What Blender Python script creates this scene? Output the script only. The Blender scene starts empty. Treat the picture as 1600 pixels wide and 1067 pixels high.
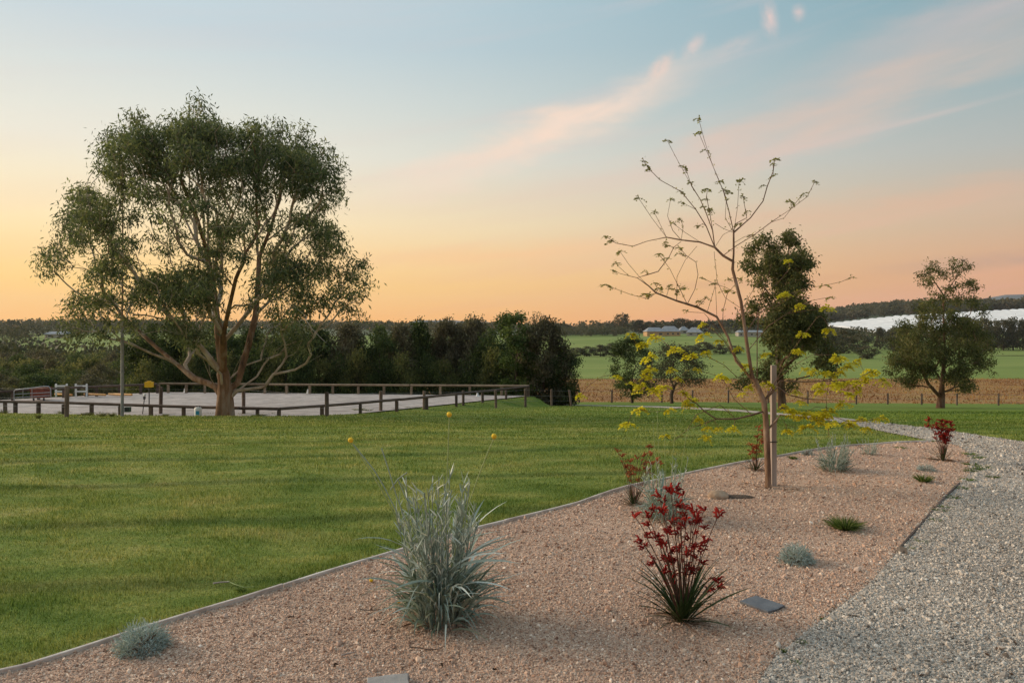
import bpy, math, random
import numpy as np
random.seed(7); rng = np.random.default_rng(7)
R = math.radians
S = bpy.context.scene
C = S.collection

def lin(r, g, b):
    f = lambda c: (c/255/12.92) if c/255 <= 0.04045 else ((c/255+0.055)/1.055)**2.4
    return (f(r), f(g), f(b), 1.0)

# ------------------------------------------------------------------ camera
FOC, HZ, EYE = 1155.0, 520.0, 1.65          # focal length and horizon in photo pixels, eye height
cam_d = bpy.data.cameras.new('camera'); cam = bpy.data.objects.new('camera', cam_d); C.objects.link(cam)
cam.location = (0, 0, EYE); cam.rotation_euler = (R(90), 0, 0)
cam_d.sensor_width = 36; cam_d.lens = 36*FOC/1600; cam_d.shift_y = -(533.5-HZ)/1600
cam_d.clip_start = 0.05; cam_d.clip_end = 20000
S.camera = cam; HAZE = 0.00007
S.view_settings.view_transform = 'Standard'; S.view_settings.look = 'None'
S.view_settings.exposure = 0.2; S.view_settings.gamma = 1.0; S.view_settings.use_curve_mapping = False
S.render.engine = 'CYCLES'
S.cycles.use_denoising = True
S.cycles.max_bounces = 5; S.cycles.diffuse_bounces = 2; S.cycles.glossy_bounces = 1
S.cycles.transmission_bounces = 3; S.cycles.volume_bounces = 0; S.cycles.transparent_max_bounces = 6
S.cycles.use_adaptive_sampling = True

# ------------------------------------------------------------------ sky
class NT:
    def __init__(s, tree): s.t = tree; s.n = tree.nodes; s.l = tree.links
    def new(s, typ, **kw):
        n = s.n.new(typ)
        for k, v in kw.items(): setattr(n, k, v)
        return n
    def link(s, a, b): s.l.new(a, b)
    def math(s, op, a, b=None, clamp=False):
        n = s.new('ShaderNodeMath', operation=op, use_clamp=clamp)
        for i, v in enumerate((a, b)):
            if v is None: continue
            if isinstance(v, (int, float)): n.inputs[i].default_value = v
            else: s.link(v, n.inputs[i])
        return n.outputs[0]
    def ramp(s, fac, stops, interp='LINEAR'):
        n = s.new('ShaderNodeValToRGB'); n.color_ramp.interpolation = interp
        e = n.color_ramp.elements
        while len(e) < len(stops): e.new(0.5)
        for i, (p, c) in enumerate(stops): e[i].position = p; e[i].color = c
        s.link(fac, n.inputs[0]); return n.outputs[0]
    def mix(s, fac, a, b, typ='MIX'):
        n = s.new('ShaderNodeMix', data_type='RGBA', blend_type=typ)
        for i, v in ((0, fac), (6, a), (7, b)):
            if isinstance(v, (int, float)): n.inputs[i].default_value = v
            elif isinstance(v, tuple): n.inputs[i].default_value = v
            else: s.link(v, n.inputs[i])
        return n.outputs[2]
    def noise(s, vec, scale, detail=3, rough=0.5, dist=0.0):
        n = s.new('ShaderNodeTexNoise'); n.inputs['Scale'].default_value = scale
        n.inputs['Detail'].default_value = detail; n.inputs['Roughness'].default_value = rough
        n.inputs['Distortion'].default_value = dist
        if vec is not None: s.link(vec, n.inputs['Vector'])
        return n.outputs[0]
    def mapping(s, vec, scale=(1, 1, 1), loc=(0, 0, 0), rot=(0, 0, 0)):
        n = s.new('ShaderNodeMapping')
        n.inputs['Scale'].default_value = scale; n.inputs['Location'].default_value = loc; n.inputs['Rotation'].default_value = rot
        s.link(vec, n.inputs['Vector']); return n.outputs[0]
    def comb(s, x, y, z):
        n = s.new('ShaderNodeCombineXYZ')
        for i, v in enumerate((x, y, z)):
            if isinstance(v, (int, float)): n.inputs[i].default_value = v
            else: s.link(v, n.inputs[i])
        return n.outputs[0]

W = bpy.data.worlds.new('World'); S.world = W; W.use_nodes = True
w = NT(W.node_tree); w.n.clear()
tc = w.new('ShaderNodeTexCoord').outputs['Generated']
sp = w.new('ShaderNodeSeparateXYZ'); w.link(tc, sp.inputs[0]); dx, dy, dz = sp.outputs
elev = w.math('MULTIPLY', w.math('ARCSINE', dz), 180/math.pi)                # degrees
azim = w.math('MULTIPLY', w.math('ARCTAN2', dx, dy), 180/math.pi)            # degrees, 0 = ahead, - = left
t = w.math('DIVIDE', elev, 90.0, True)
e = lambda d: d/90
# the glow side (towards the set sun, left of the frame) and the opposite side
glow = w.ramp(t, [(0, lin(255, 176, 66)), (e(3.5), lin(255, 207, 118)), (e(8), lin(247, 224, 178)), (e(13), lin(228, 224, 208)),
                  (e(21), lin(190, 205, 211)), (e(32), lin(188, 208, 218)), (e(60), lin(194, 211, 221)), (1, lin(194, 210, 220))])
away = w.ramp(t, [(0, lin(216, 138, 102)), (e(4), lin(208, 154, 118)), (e(8), lin(188, 168, 146)), (e(12), lin(164, 170, 168)),
                  (e(17), lin(136, 163, 170)), (e(24), lin(106, 150, 164)), (e(36), lin(130, 172, 188)), (e(60), lin(176, 200, 213)), (1, lin(194, 210, 220))])
# smooth factor from the azimuth: 1 at the glow (-45 deg), 0 at +45 and beyond
ca = w.math('COSINE', w.math('MULTIPLY', w.math('ADD', azim, 62.0), math.pi/180))
fac = w.new('ShaderNodeMapRange', interpolation_type='SMOOTHSTEP')
w.link(ca, fac.inputs[0]); fac.inputs[1].default_value = -0.35; fac.inputs[2].default_value = 1.0
sky = w.mix(fac.outputs[0], away, glow)
# faint streaks of high cloud, long and nearly level, climbing to the right
cv = w.comb(w.math('MULTIPLY', azim, 0.016), w.math('SUBTRACT', elev, w.math('MULTIPLY', azim, 0.16)), 0.0)
st = w.noise(w.mapping(cv, scale=(1.0, 0.22, 1)), 1.3, 4, 0.55, 0.4)
stf = w.new('ShaderNodeMapRange', interpolation_type='SMOOTHSTEP'); w.link(st, stf.inputs[0])
stf.inputs[1].default_value = 0.46; stf.inputs[2].default_value = 0.68; stf.inputs[4].default_value = 0.6
cl = w.ramp(t, [(0, lin(226, 150, 122)), (e(6), lin(226, 172, 148)), (e(14), lin(214, 190, 182)), (e(30), lin(190, 190, 200)), (1, lin(180, 196, 210))])
sky = w.mix(w.math('MULTIPLY', stf.outputs[0], w.math('SUBTRACT', 1.0, w.math('MULTIPLY', fac.outputs[0], .85))), sky, cl)
def band(cx, cy, ln, wd, slope, amt, col, ns, thr, vec_scale, soft=0.2):
    """one bank of cloud: an ellipse in (azimuth, elevation) broken up by noise"""
    global sky
    x = w.math('SUBTRACT', azim, cx); y = w.math('SUBTRACT', elev, cy)
    wob = w.math('MULTIPLY', w.math('SUBTRACT', w.noise(w.comb(w.math('MULTIPLY', azim, .25), elev, 3.3), .5, 3, .6), 0.5), wd*1.6)
    yy = w.math('DIVIDE', w.math('ADD', w.math('SUBTRACT', y, w.math('MULTIPLY', x, slope)), wob), wd)
    xx = w.math('DIVIDE', x, ln)
    d = w.math('SQRT', w.math('ADD', w.math('MULTIPLY', xx, xx), w.math('MULTIPLY', yy, yy)))
    m = w.new('ShaderNodeMapRange', interpolation_type='SMOOTHSTEP'); w.link(d, m.inputs[0])
    m.inputs[1].default_value = 1.0; m.inputs[2].default_value = soft; m.inputs[3].default_value = 0; m.inputs[4].default_value = 1
    n = w.noise(w.mapping(w.comb(azim, w.math('SUBTRACT', elev, w.math('MULTIPLY', azim, slope)), cx), scale=vec_scale), ns, 6, 0.62, 0.5)
    nm = w.new('ShaderNodeMapRange'); w.link(n, nm.inputs[0]); nm.inputs[1].default_value = thr[0]; nm.inputs[2].default_value = thr[1]
    f = w.math('MULTIPLY', w.math('MULTIPLY', m.outputs[0], nm.outputs[0]), amt, True)
    sky = w.mix(f, sky, col)
band(1.5, 14.6, 17.0, 2.8, 0.35, 1.0, lin(234, 209, 190), 0.45, (-0.1, 0.6), (0.5, 1.2, 1), 0)
band(6.5, 16.6, 9.0, 1.2, 0.40, 0.7, lin(238, 212, 194), 0.7, (0.25, 0.7), (0.6, 1.2, 1), 0)
band(11.4, 19.4, 1.4, 1.1, 0.5, 0.9, lin(238, 202, 184), 0.9, (0.2, 0.7), (1, 1, 1), 0)
band(13.8, 20.6, 1.2, 1.1, 0.5, 0.7, lin(232, 200, 188), 0.9, (0.2, 0.7), (1, 1, 1), 0)
band(19.2, 21.7, 0.9, 1.4, -0.5, 0.75, lin(226, 196, 188), 1.1, (0.2, 0.7), (1, 1, 1), 0)
band(21.2, 21.9, 0.7, .7, 0, 0.6, lin(226, 196, 188), 1.1, (0.2, 0.7), (1, 1, 1), 0)
band(17, 20.4, 2.6, .9, .3, 0.4, lin(222, 196, 188), 0.9, (0.2, 0.7), (1, 1, 1), 0)
band(22, 15.0, 26, 3.0, 0.24, 0.75, lin(220, 186, 168), 0.3, (0.0, 0.75), (0.3, 1.3, 1), 0)
band(33, 20.5, 18, 3.0, 0.24, 0.60, lin(206, 184, 178), 0.3, (0.0, 0.75), (0.3, 1.3, 1), 0)
band(26, 8.6, 28, 1.6, 0.06, 0.7, lin(218, 172, 144), 0.28, (0.1, 0.7), (0.25, 1.3, 1), 0)
band(0, 6.2, 20, 1.2, 0.05, 0.5, lin(244, 184, 132), 0.28, (0.1, 0.7), (0.25, 1.3, 1), 0)
band(33, 4.6, 10, .9, 0.02, 0.75, lin(172, 142, 134), 0.5, (0.2, 0.7), (0.3, 1.6, 1), 0)
band(18, 3.6, 12, .6, 0.03, 0.5, lin(196, 138, 112), 0.5, (0.2, 0.7), (0.3, 1.6, 1), 0)
bg = w.new('ShaderNodeBackground'); bg.inputs['Strength'].default_value = 1.0
w.link(sky, bg.inputs[0]); out = w.new('ShaderNodeOutputWorld'); w.link(bg.outputs[0], out.inputs[0])

# ------------------------------------------------------------------ the low, soft light from the set sun's side
sd = bpy.data.lights.new('sun', 'SUN'); sun = bpy.data.objects.new('sun', sd); C.objects.link(sun)
sd.energy = 3.2; sd.angle = R(26); sd.color = (1.0, 0.80, 0.58)
SUN_AZ, SUN_EL = -72, 20
from mathutils import Vector, Matrix
vd = Vector((math.sin(R(SUN_AZ))*math.cos(R(SUN_EL)), math.cos(R(SUN_AZ))*math.cos(R(SUN_EL)), math.sin(R(SUN_EL))))
sun.rotation_euler = vd.to_track_quat('Z', 'Y').to_euler(); sun.location = (-60, 20, 40)

# ================================================================== helpers
def tag(o, label=None, cat=None, group=None, kind=None):
    if label: o['label'] = label
    if cat: o['category'] = cat
    if group: o['group'] = group
    if kind: o['kind'] = kind
    return o
def empty(name, loc=(0, 0, 0), rz=0.0):
    o = bpy.data.objects.new(name, None); C.objects.link(o); o.location = loc; o.rotation_euler = (0, 0, rz)
    o.empty_display_size = 0.2
    return o

class Acc:
    """collects faces and builds ONE mesh, with a per-vertex value v (0..1) for colour variation"""
    def __init__(s): s.V = []; s.A = []; s.L = []; s.T = []; s.n = 0; s.mi = []
    def add(s, v, f, a=0.5, mi=0):
        v = np.asarray(v, np.float32).reshape(-1, 3); f = np.asarray(f, np.int32)
        s.V.append(v); s.A.append(np.broadcast_to(np.asarray(a, np.float32), (len(v),)).copy())
        s.L.append((f+s.n).ravel()); s.T.append(np.full(len(f), f.shape[1], np.int32)); s.mi.append(np.full(len(f), mi, np.int32))
        s.n += len(v); return s
    def mesh(s, name, mats=(), smooth=True):
        me = bpy.data.meshes.new(name)
        if not s.V: return me
        V = np.concatenate(s.V); L = np.concatenate(s.L); T = np.concatenate(s.T)
        me.vertices.add(len(V)); me.vertices.foreach_set('co', V.ravel())
        me.loops.add(len(L)); me.loops.foreach_set('vertex_index', L)
        me.polygons.add(len(T)); st = np.zeros(len(T), np.int32); st[1:] = np.cumsum(T)[:-1]
        me.polygons.foreach_set('loop_start', st)
        me.polygons.foreach_set('material_index', np.concatenate(s.mi))
        me.polygons.foreach_set('use_smooth', np.full(len(T), smooth))
        at = me.attributes.new('v', 'FLOAT', 'POINT'); at.data.foreach_set('value', np.concatenate(s.A))
        for m in (mats if isinstance(mats, (list, tuple)) else [mats]): me.materials.append(m)
        me.update(calc_edges=True); return me
def obj(name, me, parent=None, loc=None):
    if isinstance(me, tuple): me = me[0].mesh(name, me[1], me[2] if len(me) > 2 else True)
    o = bpy.data.objects.new(name, me); C.objects.link(o)
    if parent: o.parent = parent
    if loc is not None: o.location = loc
    return o

def box(acc, c, s, rz=0, tilt=(0, 0), a=0.5, mi=0, jit=0):
    h = np.array([[x, y, z] for x in (-.5, .5) for y in (-.5, .5) for z in (-.5, .5)])*np.array(s)
    if jit: h += rng.normal(0, jit, h.shape)
    m = np.array(Matrix.Rotation(rz, 3, 'Z') @ Matrix.Rotation(tilt[0], 3, 'X') @ Matrix.Rotation(tilt[1], 3, 'Y'))
    v = h @ m.T + np.array(c)
    f = [[0, 1, 3, 2], [4, 6, 7, 5], [0, 4, 5, 1], [2, 3, 7, 6], [0, 2, 6, 4], [1, 5, 7, 3]]
    return acc.add(v, f, a, mi)
def tube(acc, P, r, k=6, a=0.5, mi=0, cap=True, wob=0.0):
    P = np.asarray(P, float); n = len(P); r = np.broadcast_to(np.asarray(r, float), (n,))
    t = np.gradient(P, axis=0); t /= np.linalg.norm(t, axis=1)[:, None]+1e-9
    m = np.abs(t.mean(0)); ref = np.zeros(3); ref[int(np.argmin(m))] = 1
    u = np.cross(t, ref); u /= np.linalg.norm(u, axis=1)[:, None]+1e-9; b = np.cross(t, u)
    th = np.linspace(0, 2*np.pi, k, endpoint=False)
    rr = r[:, None]*np.ones(k)
    if wob: rr = rr*(1+wob*rng.normal(0, 1, (n, k))*0.5+wob*np.sin(th*3+1)[None])
    V = P[:, None]+rr[..., None]*(np.cos(th)[None, :, None]*u[:, None]+np.sin(th)[None, :, None]*b[:, None])
    i = np.arange(n-1)[:, None]*k; j = np.arange(k)[None]; j2 = (j+1) % k
    f = np.stack([i+j, i+j2, i+k+j2, i+k+j], -1).reshape(-1, 4)
    acc.add(V.reshape(-1, 3), f, a, mi)
    if cap:
        for s_, q in ((0, P[0]), (n-1, P[-1])):
            ring = V[s_]; vv = np.vstack([ring, q]); ff = [[x, (x+1) % k, k] if s_ else [(x+1) % k, x, k] for x in range(k)]
            acc.add(vv, ff, a, mi)
    return acc
def beam(acc, a, b, r, k=8, **kw):
    a = np.array(a, float); b = np.array(b, float)
    return tube(acc, [a, a*.67+b*.33, a*.33+b*.67, b], r, k, **kw)
def ribbons(acc, P0, D, L, Wd, droop=0.5, seg=4, a=None, taper=1.0, side=None, up=(0, 0, 1)):
    """curved strap leaves: P0 start, D start direction, L length, Wd width, drooping with the length; all arrays"""
    n = len(P0); D = D/np.linalg.norm(D, axis=1)[:, None]
    if side is None:
        side = np.cross(D, rng.normal(0, 1, (n, 3)))
    side = side/(np.linalg.norm(side, axis=1)[:, None]+1e-9)
    ts = np.linspace(0, 1, seg+1); droop = np.broadcast_to(droop, (n,)); V = []
    for t_ in ts:
        c = P0+D*(L*t_)[:, None]; c[:, 2] -= droop*L*t_*t_
        wd = Wd*max(1e-3, (1-t_**2.2*taper))*0.5*(0.55+0.45*min(1, t_*4))
        V += [c-side*wd[:, None], c+side*wd[:, None]]
    V = np.stack(V, 1)                                         # n, 2(seg+1), 3
    q = np.array([[2*i, 2*i+1, 2*i+3, 2*i+2] for i in range(seg)])
    f = (np.arange(n)[:, None, None]*(2*(seg+1))+q[None]).reshape(-1, 4)
    a = rng.random(n) if a is None else np.broadcast_to(a, (n,))
    return acc.add(V.reshape(-1, 3), f, np.repeat(a, 2*(seg+1)))
def leaves(acc, P, size, asp=0.25, hang=0.5, a=None, fold=False):
    """diamond leaves at points P, each pointing mostly down (hang) or anywhere"""
    n = len(P); d = rng.normal(0, 1, (n, 3)); d /= np.linalg.norm(d, axis=1)[:, None]; d[:, 2] -= hang*1.6
    d /= np.linalg.norm(d, axis=1)[:, None]
    s = np.cross(d, rng.normal(0, 1, (n, 3))); s /= np.linalg.norm(s, axis=1)[:, None]+1e-9
    L = np.broadcast_to(size, (n,))*(0.6+0.8*rng.random(n))
    l = L[:, None]; V = np.stack([P, P+d*l*.45+s*l*asp*.5, P+d*l, P+d*l*.45-s*l*asp*.5], 1)
    f = np.arange(n*4).reshape(n, 4)
    a = rng.random(n) if a is None else a
    return acc.add(V.reshape(-1, 3), f, np.repeat(a, 4))
def blob(acc, c, r, k=8, m=5, a=0.5, mi=0, jit=0.0, sc=(1, 1, 1), flat=None):
    th = np.linspace(0, 2*np.pi, k, endpoint=False); ph = np.linspace(-np.pi/2, np.pi/2, m+2)[1:-1]
    V = [[0, 0, -1]]+[[np.cos(p)*np.cos(q), np.cos(p)*np.sin(q), np.sin(p)] for p in ph for q in th]+[[0, 0, 1]]
    V = np.array(V); V *= (1+rng.normal(0, jit, (len(V), 1))) if jit else 1
    V = V*np.array(sc)*r
    if flat is not None: V[:, 2] = np.minimum(V[:, 2], flat)
    V = V+np.array(c)
    tri = [[0, 1+(i+1) % k, 1+i] for i in range(k)]+[[len(V)-1, 1+(m-1)*k+i, 1+(m-1)*k+(i+1) % k] for i in range(k)]
    qd = [[1+j*k+i, 1+j*k+(i+1) % k, 1+(j+1)*k+(i+1) % k, 1+(j+1)*k+i] for j in range(m-1) for i in range(k)]
    n0 = acc.n; acc.add(V, tri, a, mi)
    acc.L.append((np.array(qd, np.int32)+n0).ravel()); acc.T.append(np.full(len(qd), 4, np.int32)); acc.mi.append(np.full(len(qd), mi, np.int32))
    return acc

# ------------------------------------------------------------------ materials
def new_mat(name):
    m = bpy.data.materials.new(name); m.use_nodes = True; n = NT(m.node_tree); n.n.clear()
    o = n.new('ShaderNodeOutputMaterial'); b = n.new('ShaderNodeBsdfPrincipled'); n.link(b.outputs[0], o.inputs[0])
    return m, n, b, o
def mat_noise(name, c1, c2, scale=8, detail=4, rough=0.8, bump=0.3, bscale=None, stretch=(1, 1, 1), metal=0.0, c3=None, dist=0.01, rnd=False):
    m, n, b, o = new_mat(name); tcn = n.new('ShaderNodeTexCoord').outputs['Object']
    v = n.mapping(tcn, scale=stretch); f = n.noise(v, scale, detail, 0.6)
    stops = [(0.3, c1), (0.7, c2)] if c3 is None else [(0.28, c1), (0.5, c2), (0.72, c3)]
    col = n.ramp(f, stops)
    if rnd:
        oi = n.new('ShaderNodeObjectInfo'); k = n.math('ADD', n.math('MULTIPLY', oi.outputs['Random'], 0.5), 0.72)
        col = n.mix(1.0, col, n.comb(k, k, k), 'MULTIPLY')
    n.link(col, b.inputs['Base Color']); b.inputs['Roughness'].default_value = rough; b.inputs['Metallic'].default_value = metal
    b.inputs['Specular IOR Level'].default_value = 0.3
    if bump:
        bp = n.new('ShaderNodeBump'); bp.inputs['Strength'].default_value = bump; bp.inputs['Distance'].default_value = dist
        n.link(n.noise(v, bscale or scale*4, 5, 0.65), bp.inputs['Height']); n.link(bp.outputs[0], b.inputs['Normal'])
    return m
def mat_leaf(name, ca, cb, cc=None, trans=0.35, rough=0.6):
    """leaf colour from the per-leaf value v; part of the light passes through"""
    m, n, b, o = new_mat(name)
    at = n.new('ShaderNodeAttribute', attribute_name='v')
    oi = n.new('ShaderNodeObjectInfo')
    stops = [(0.0, ca), (1.0, cb)] if cc is None else [(0.0, ca), (0.6, cb), (1.0, cc)]
    col = n.ramp(at.outputs['Fac'], stops)
    k = n.math('ADD', n.math('MULTIPLY', oi.outputs['Random'], 0.35), 0.82)
    col = n.mix(1.0, col, n.comb(k, k, k), 'MULTIPLY')
    n.link(col, b.inputs['Base Color']); b.inputs['Roughness'].default_value = rough; b.inputs['Specular IOR Level'].default_value = 0.12
    tr = n.new('ShaderNodeBsdfTranslucent'); n.link(n.mix(1.0, col, (1.2, 1.25, 0.8, 1), 'MULTIPLY'), tr.inputs[0])
    mx = n.new('ShaderNodeMixShader'); mx.inputs[0].default_value = trans
    n.link(b.outputs[0], mx.inputs[1]); n.link(tr.outputs[0], mx.inputs[2]); n.link(mx.outputs[0], o.inputs[0])
    return m
def col(r, g, b): return (r, g, b, 1)

def lawn_colour(n):
    """the lawn's own colour by place: mown streaks, dry yellowish patches, deeper green hollows"""
    g = n.new('ShaderNodeNewGeometry').outputs['Position']
    a = n.noise(n.mapping(g, scale=(0.40, 1.0, 1), rot=(0, 0, R(-12))), 1.9, 6, 0.68, 0.3)
    c = n.ramp(a, [(0.28, col(.095, .155, .026)), (0.44, col(.175, .220, .044)), (0.57, col(.275, .280, .068)), (0.74, col(.390, .330, .120))])
    b = n.noise(n.mapping(g, scale=(0.10, 0.55, 1), rot=(0, 0, R(-20))), 1.0, 3, 0.5, 0.6)
    c = n.mix(n.ramp(b, [(0.45, col(0, 0, 0)), (0.75, col(.55, .55, .55))]), c, col(.105, .160, .028))
    # mower lines: thin darker furrows running across, slightly oblique
    wv = n.new('ShaderNodeTexWave', wave_type='BANDS', bands_direction='Y'); wv.inputs['Scale'].default_value = 0.19
    wv.inputs['Distortion'].default_value = 2.2; wv.inputs['Detail'].default_value = 3; wv.inputs['Detail Scale'].default_value = 0.7
    n.link(n.mapping(g, scale=(0.5, 1, 1), rot=(0, 0, R(-16))), wv.inputs['Vector'])
    c = n.mix(n.ramp(wv.outputs['Fac'], [(0.0, col(.55, .55, .55)), (0.10, col(.0, .0, .0))]), c, col(.062, .100, .020))
    far = n.new('ShaderNodeSeparateXYZ'); n.link(g, far.inputs[0])
    fm = n.new('ShaderNodeMapRange'); n.link(far.outputs[1], fm.inputs[0]); fm.inputs[1].default_value = 9; fm.inputs[2].default_value = 26
    fr = n.new('ShaderNodeMapRange'); n.link(far.outputs[0], fr.inputs[0]); fr.inputs[1].default_value = -12; fr.inputs[2].default_value = 10
    c = n.mix(n.math('MULTIPLY', n.math('MULTIPLY', fm.outputs[0], fr.outputs[0]), 0.6), c, col(.120, .200, .028))
    return c, g
M = {}
m, n, b, o = new_mat('lawn'); c, g = lawn_colour(n)
f2 = n.noise(g, 60, 3, 0.7); c = n.mix(1.0, c, n.ramp(f2, [(0.3, col(.50, .50, .50)), (0.7, col(1.2, 1.2, 1.2))]), 'MULTIPLY')
n.link(c, b.inputs['Base Color']); b.inputs['Roughness'].default_value = 0.9; b.inputs['Specular IOR Level'].default_value = 0.1
bp = n.new('ShaderNodeBump'); bp.inputs['Strength'].default_value = 0.6; bp.inputs['Distance'].default_value = 0.03
n.link(n.noise(g, 22, 4, 0.7), bp.inputs['Height']); n.link(bp.outputs[0], b.inputs['Normal']); M['lawn'] = m
m, n, b, o = new_mat('grass_blade'); c, g = lawn_colour(n)
at = n.new('ShaderNodeAttribute', attribute_name='v').outputs['Fac']
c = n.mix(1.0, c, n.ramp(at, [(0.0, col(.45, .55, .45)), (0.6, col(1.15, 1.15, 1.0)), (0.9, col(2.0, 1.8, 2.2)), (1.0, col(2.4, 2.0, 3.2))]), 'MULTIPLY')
n.link(c, b.inputs['Base Color']); b.inputs['Roughness'].default_value = 0.7; b.inputs['Specular IOR Level'].default_value = 0.08
tr = n.new('ShaderNodeBsdfTranslucent'); n.link(c, tr.inputs[0]); mx = n.new('ShaderNodeMixShader'); mx.inputs[0].default_value = 0.35
n.link(b.outputs[0], mx.inputs[1]); n.link(tr.outputs[0], mx.inputs[2]); n.link(mx.outputs[0], o.inputs[0]); M['blade'] = m

def mat_gravel(name, cols, scale, big, rough=0.9, dist=0.012, tint=None):
    m, n, b, o = new_mat(name); g = n.new('ShaderNodeNewGeometry').outputs['Position']
    wob = n.new('ShaderNodeVectorMath', operation='ADD'); n.link(g, wob.inputs[0])
    nz = n.new('ShaderNodeTexNoise'); nz.inputs['Scale'].default_value = scale*1.2; nz.inputs['Detail'].default_value = 2; n.link(g, nz.inputs['Vector'])
    sc = n.new('ShaderNodeVectorMath', operation='SCALE'); sc.inputs['Scale'].default_value = 0.6/scale; n.link(nz.outputs['Color'], sc.inputs[0]); n.link(sc.outputs[0], wob.inputs[1])
    vo = n.new('ShaderNodeTexVoronoi'); vo.inputs['Scale'].default_value = scale; vo.inputs['Randomness'].default_value = 1; n.link(wob.outputs[0], vo.inputs['Vector'])
    rnd = n.new('ShaderNodeSeparateColor'); n.link(vo.outputs['Color'], rnd.inputs[0])
    c = n.ramp(rnd.outputs[0], cols)
    f = n.noise(g, big, 4, 0.6); c = n.mix(1.0, c, n.ramp(f, [(0.3, col(.80, .78, .77)), (0.7, col(1.16, 1.15, 1.13))]), 'MULTIPLY')
    if tint:
        f3 = n.noise(g, tint[0], 4, 0.6); c = n.mix(n.ramp(f3, [(tint[1], col(0, 0, 0)), (tint[2], col(.8, .8, .8))]), c, tint[3])
    n.link(c, b.inputs['Base Color']); b.inputs['Roughness'].default_value = rough; b.inputs['Specular IOR Level'].default_value = 0.25
    bp = n.new('ShaderNodeBump'); bp.inputs['Strength'].default_value = 0.8; bp.inputs['Distance'].default_value = dist; bp.invert = True
    n.link(vo.outputs['Distance'], bp.inputs['Height']); n.link(bp.outputs[0], b.inputs['Normal']); return m
PINK = [(0.0, col(.19, .105, .072)), (0.2, col(.42, .255, .175)), (0.5, col(.58, .385, .275)), (0.75, col(.50, .335, .255)), (0.94, col(.68, .50, .37)), (1.0, col(.84, .70, .58))]
GREY = [(0.0, col(.12, .10, .085)), (0.22, col(.30, .255, .215)), (0.5, col(.44, .375, .315)), (0.72, col(.54, .455, .375)), (0.92, col(.60, .52, .44)), (1.0, col(.74, .67, .59))]
M['bed'] = mat_gravel('pink_gravel', PINK, 120, 0.9, tint=(0.5, 0.56, 0.72, col(.36, .235, .165)))
M['drive'] = mat_gravel('grey_gravel', GREY, 100, 0.7, tint=(0.8, 0.60, 0.75, col(.33, .285, .24)))
def mat_pebble(name, cols):
    m, n, b, o = new_mat(name); oi = n.new('ShaderNodeObjectInfo'); c = n.ramp(oi.outputs['Random'], cols)
    n.link(c, b.inputs['Base Color']); b.inputs['Roughness'].default_value = 0.9; b.inputs['Specular IOR Level'].default_value = 0.15; return m
M['peb_pink'] = mat_pebble('pink_stone', PINK); M['peb_grey'] = mat_pebble('grey_stone', GREY)
M['sand'] = mat_noise('arena_sand', col(.27, .225, .205), col(.56, .49, .455), 5.0, 8, 0.95, 1.0, 4.0, stretch=(0.4, 1, 1), dist=0.14)
M['soil'] = mat_noise('dark_soil', col(.09, .07, .055), col(.18, .14, .11), 3, 6, 0.95, 0.6, 20)
M['brown'] = mat_noise('dry_meadow', col(.17, .075, .024), col(.30, .150, .050), 0.25, 8, 0.95, 0.6, 4, c3=col(.30, .22, .075), dist=0.3)
M['green'] = mat_noise('pasture', col(.110, .160, .022), col(.155, .205, .034), 0.05, 8, 0.95, 0.3, 1, stretch=(0.3, 1, 1), c3=col(.220, .245, .055), dist=0.2)
M['hill'] = mat_noise('hill_ground', col(.050, .070, .030), col(.090, .105, .050), 0.02, 6, 0.95, 0.0, 1, c3=col(.10, .13, .05))
M['bark'] = mat_noise('gum_bark', col(.060, .036, .022), col(.25, .135, .070), 4.5, 8, 0.85, 1.0, 14, stretch=(1, 1, .20), c3=col(.40, .31, .24), dist=0.08)
M['bark_pale'] = mat_noise('pale_bark', col(.24, .165, .11), col(.42, .33, .25), 4, 6, 0.8, 0.5, 14, stretch=(1, 1, .3), c3=col(.56, .50, .43), dist=0.02)
M['bark_red'] = mat_noise('reddish_bark', col(.045, .026, .018), col(.14, .075, .045), 5, 6, 0.9, 0.8, 14, stretch=(1, 1, .3), c3=col(.26, .19, .14), dist=0.05)
M['bark_dark'] = mat_noise('dark_bark', col(.05, .034, .024), col(.12, .08, .055), 5, 5, 0.9, 0.7, 14, stretch=(1, 1, .3), dist=0.04)
M['bark_young'] = mat_noise('young_bark', col(.075, .040, .024), col(.20, .115, .068), 14, 6, 0.8, 0.7, 60, stretch=(1, 1, .25), c3=col(.34, .25, .185), dist=0.012)
M['twig'] = mat_noise('twig_bark', col(.10, .055, .035), col(.20, .12, .075), 20, 3, 0.8, 0.0)
M['wood'] = mat_noise('weathered_timber', col(.06, .042, .032), col(.14, .10, .075), 6, 6, 0.9, 0.6, 30, stretch=(1, 1, .2), c3=col(.22, .17, .14), rnd=True)
M['rail'] = mat_noise('pine_rail', col(.17, .12, .08), col(.31, .23, .155), 4, 6, 0.9, 0.5, 20, rnd=True)
M['raildark'] = mat_noise('dark_rail', col(.075, .052, .042), col(.15, .105, .085), 4, 6, 0.9, 0.5, 20, rnd=True)
M['edge'] = mat_noise('edging_timber', col(.34, .27, .23), col(.56, .47, .41), 6, 6, 0.9, 0.6, 40, c3=col(.70, .62, .55), rnd=True)
M['stake'] = mat_noise('stake_wood', col(.24, .185, .15), col(.36, .29, .25), 5, 6, 0.9, 0.6, 40, stretch=(3, 3, .25), c3=col(.44, .38, .33))
M['metal'] = mat_noise('galvanised', col(.22, .23, .24), col(.34, .35, .36), 9, 3, 0.5, 0.1, 30, metal=0.4)
M['rust'] = mat_noise('rusty_pole', col(.22, .13, .08), col(.34, .22, .15), 9, 3, 0.7, 0.1, 30)
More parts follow.
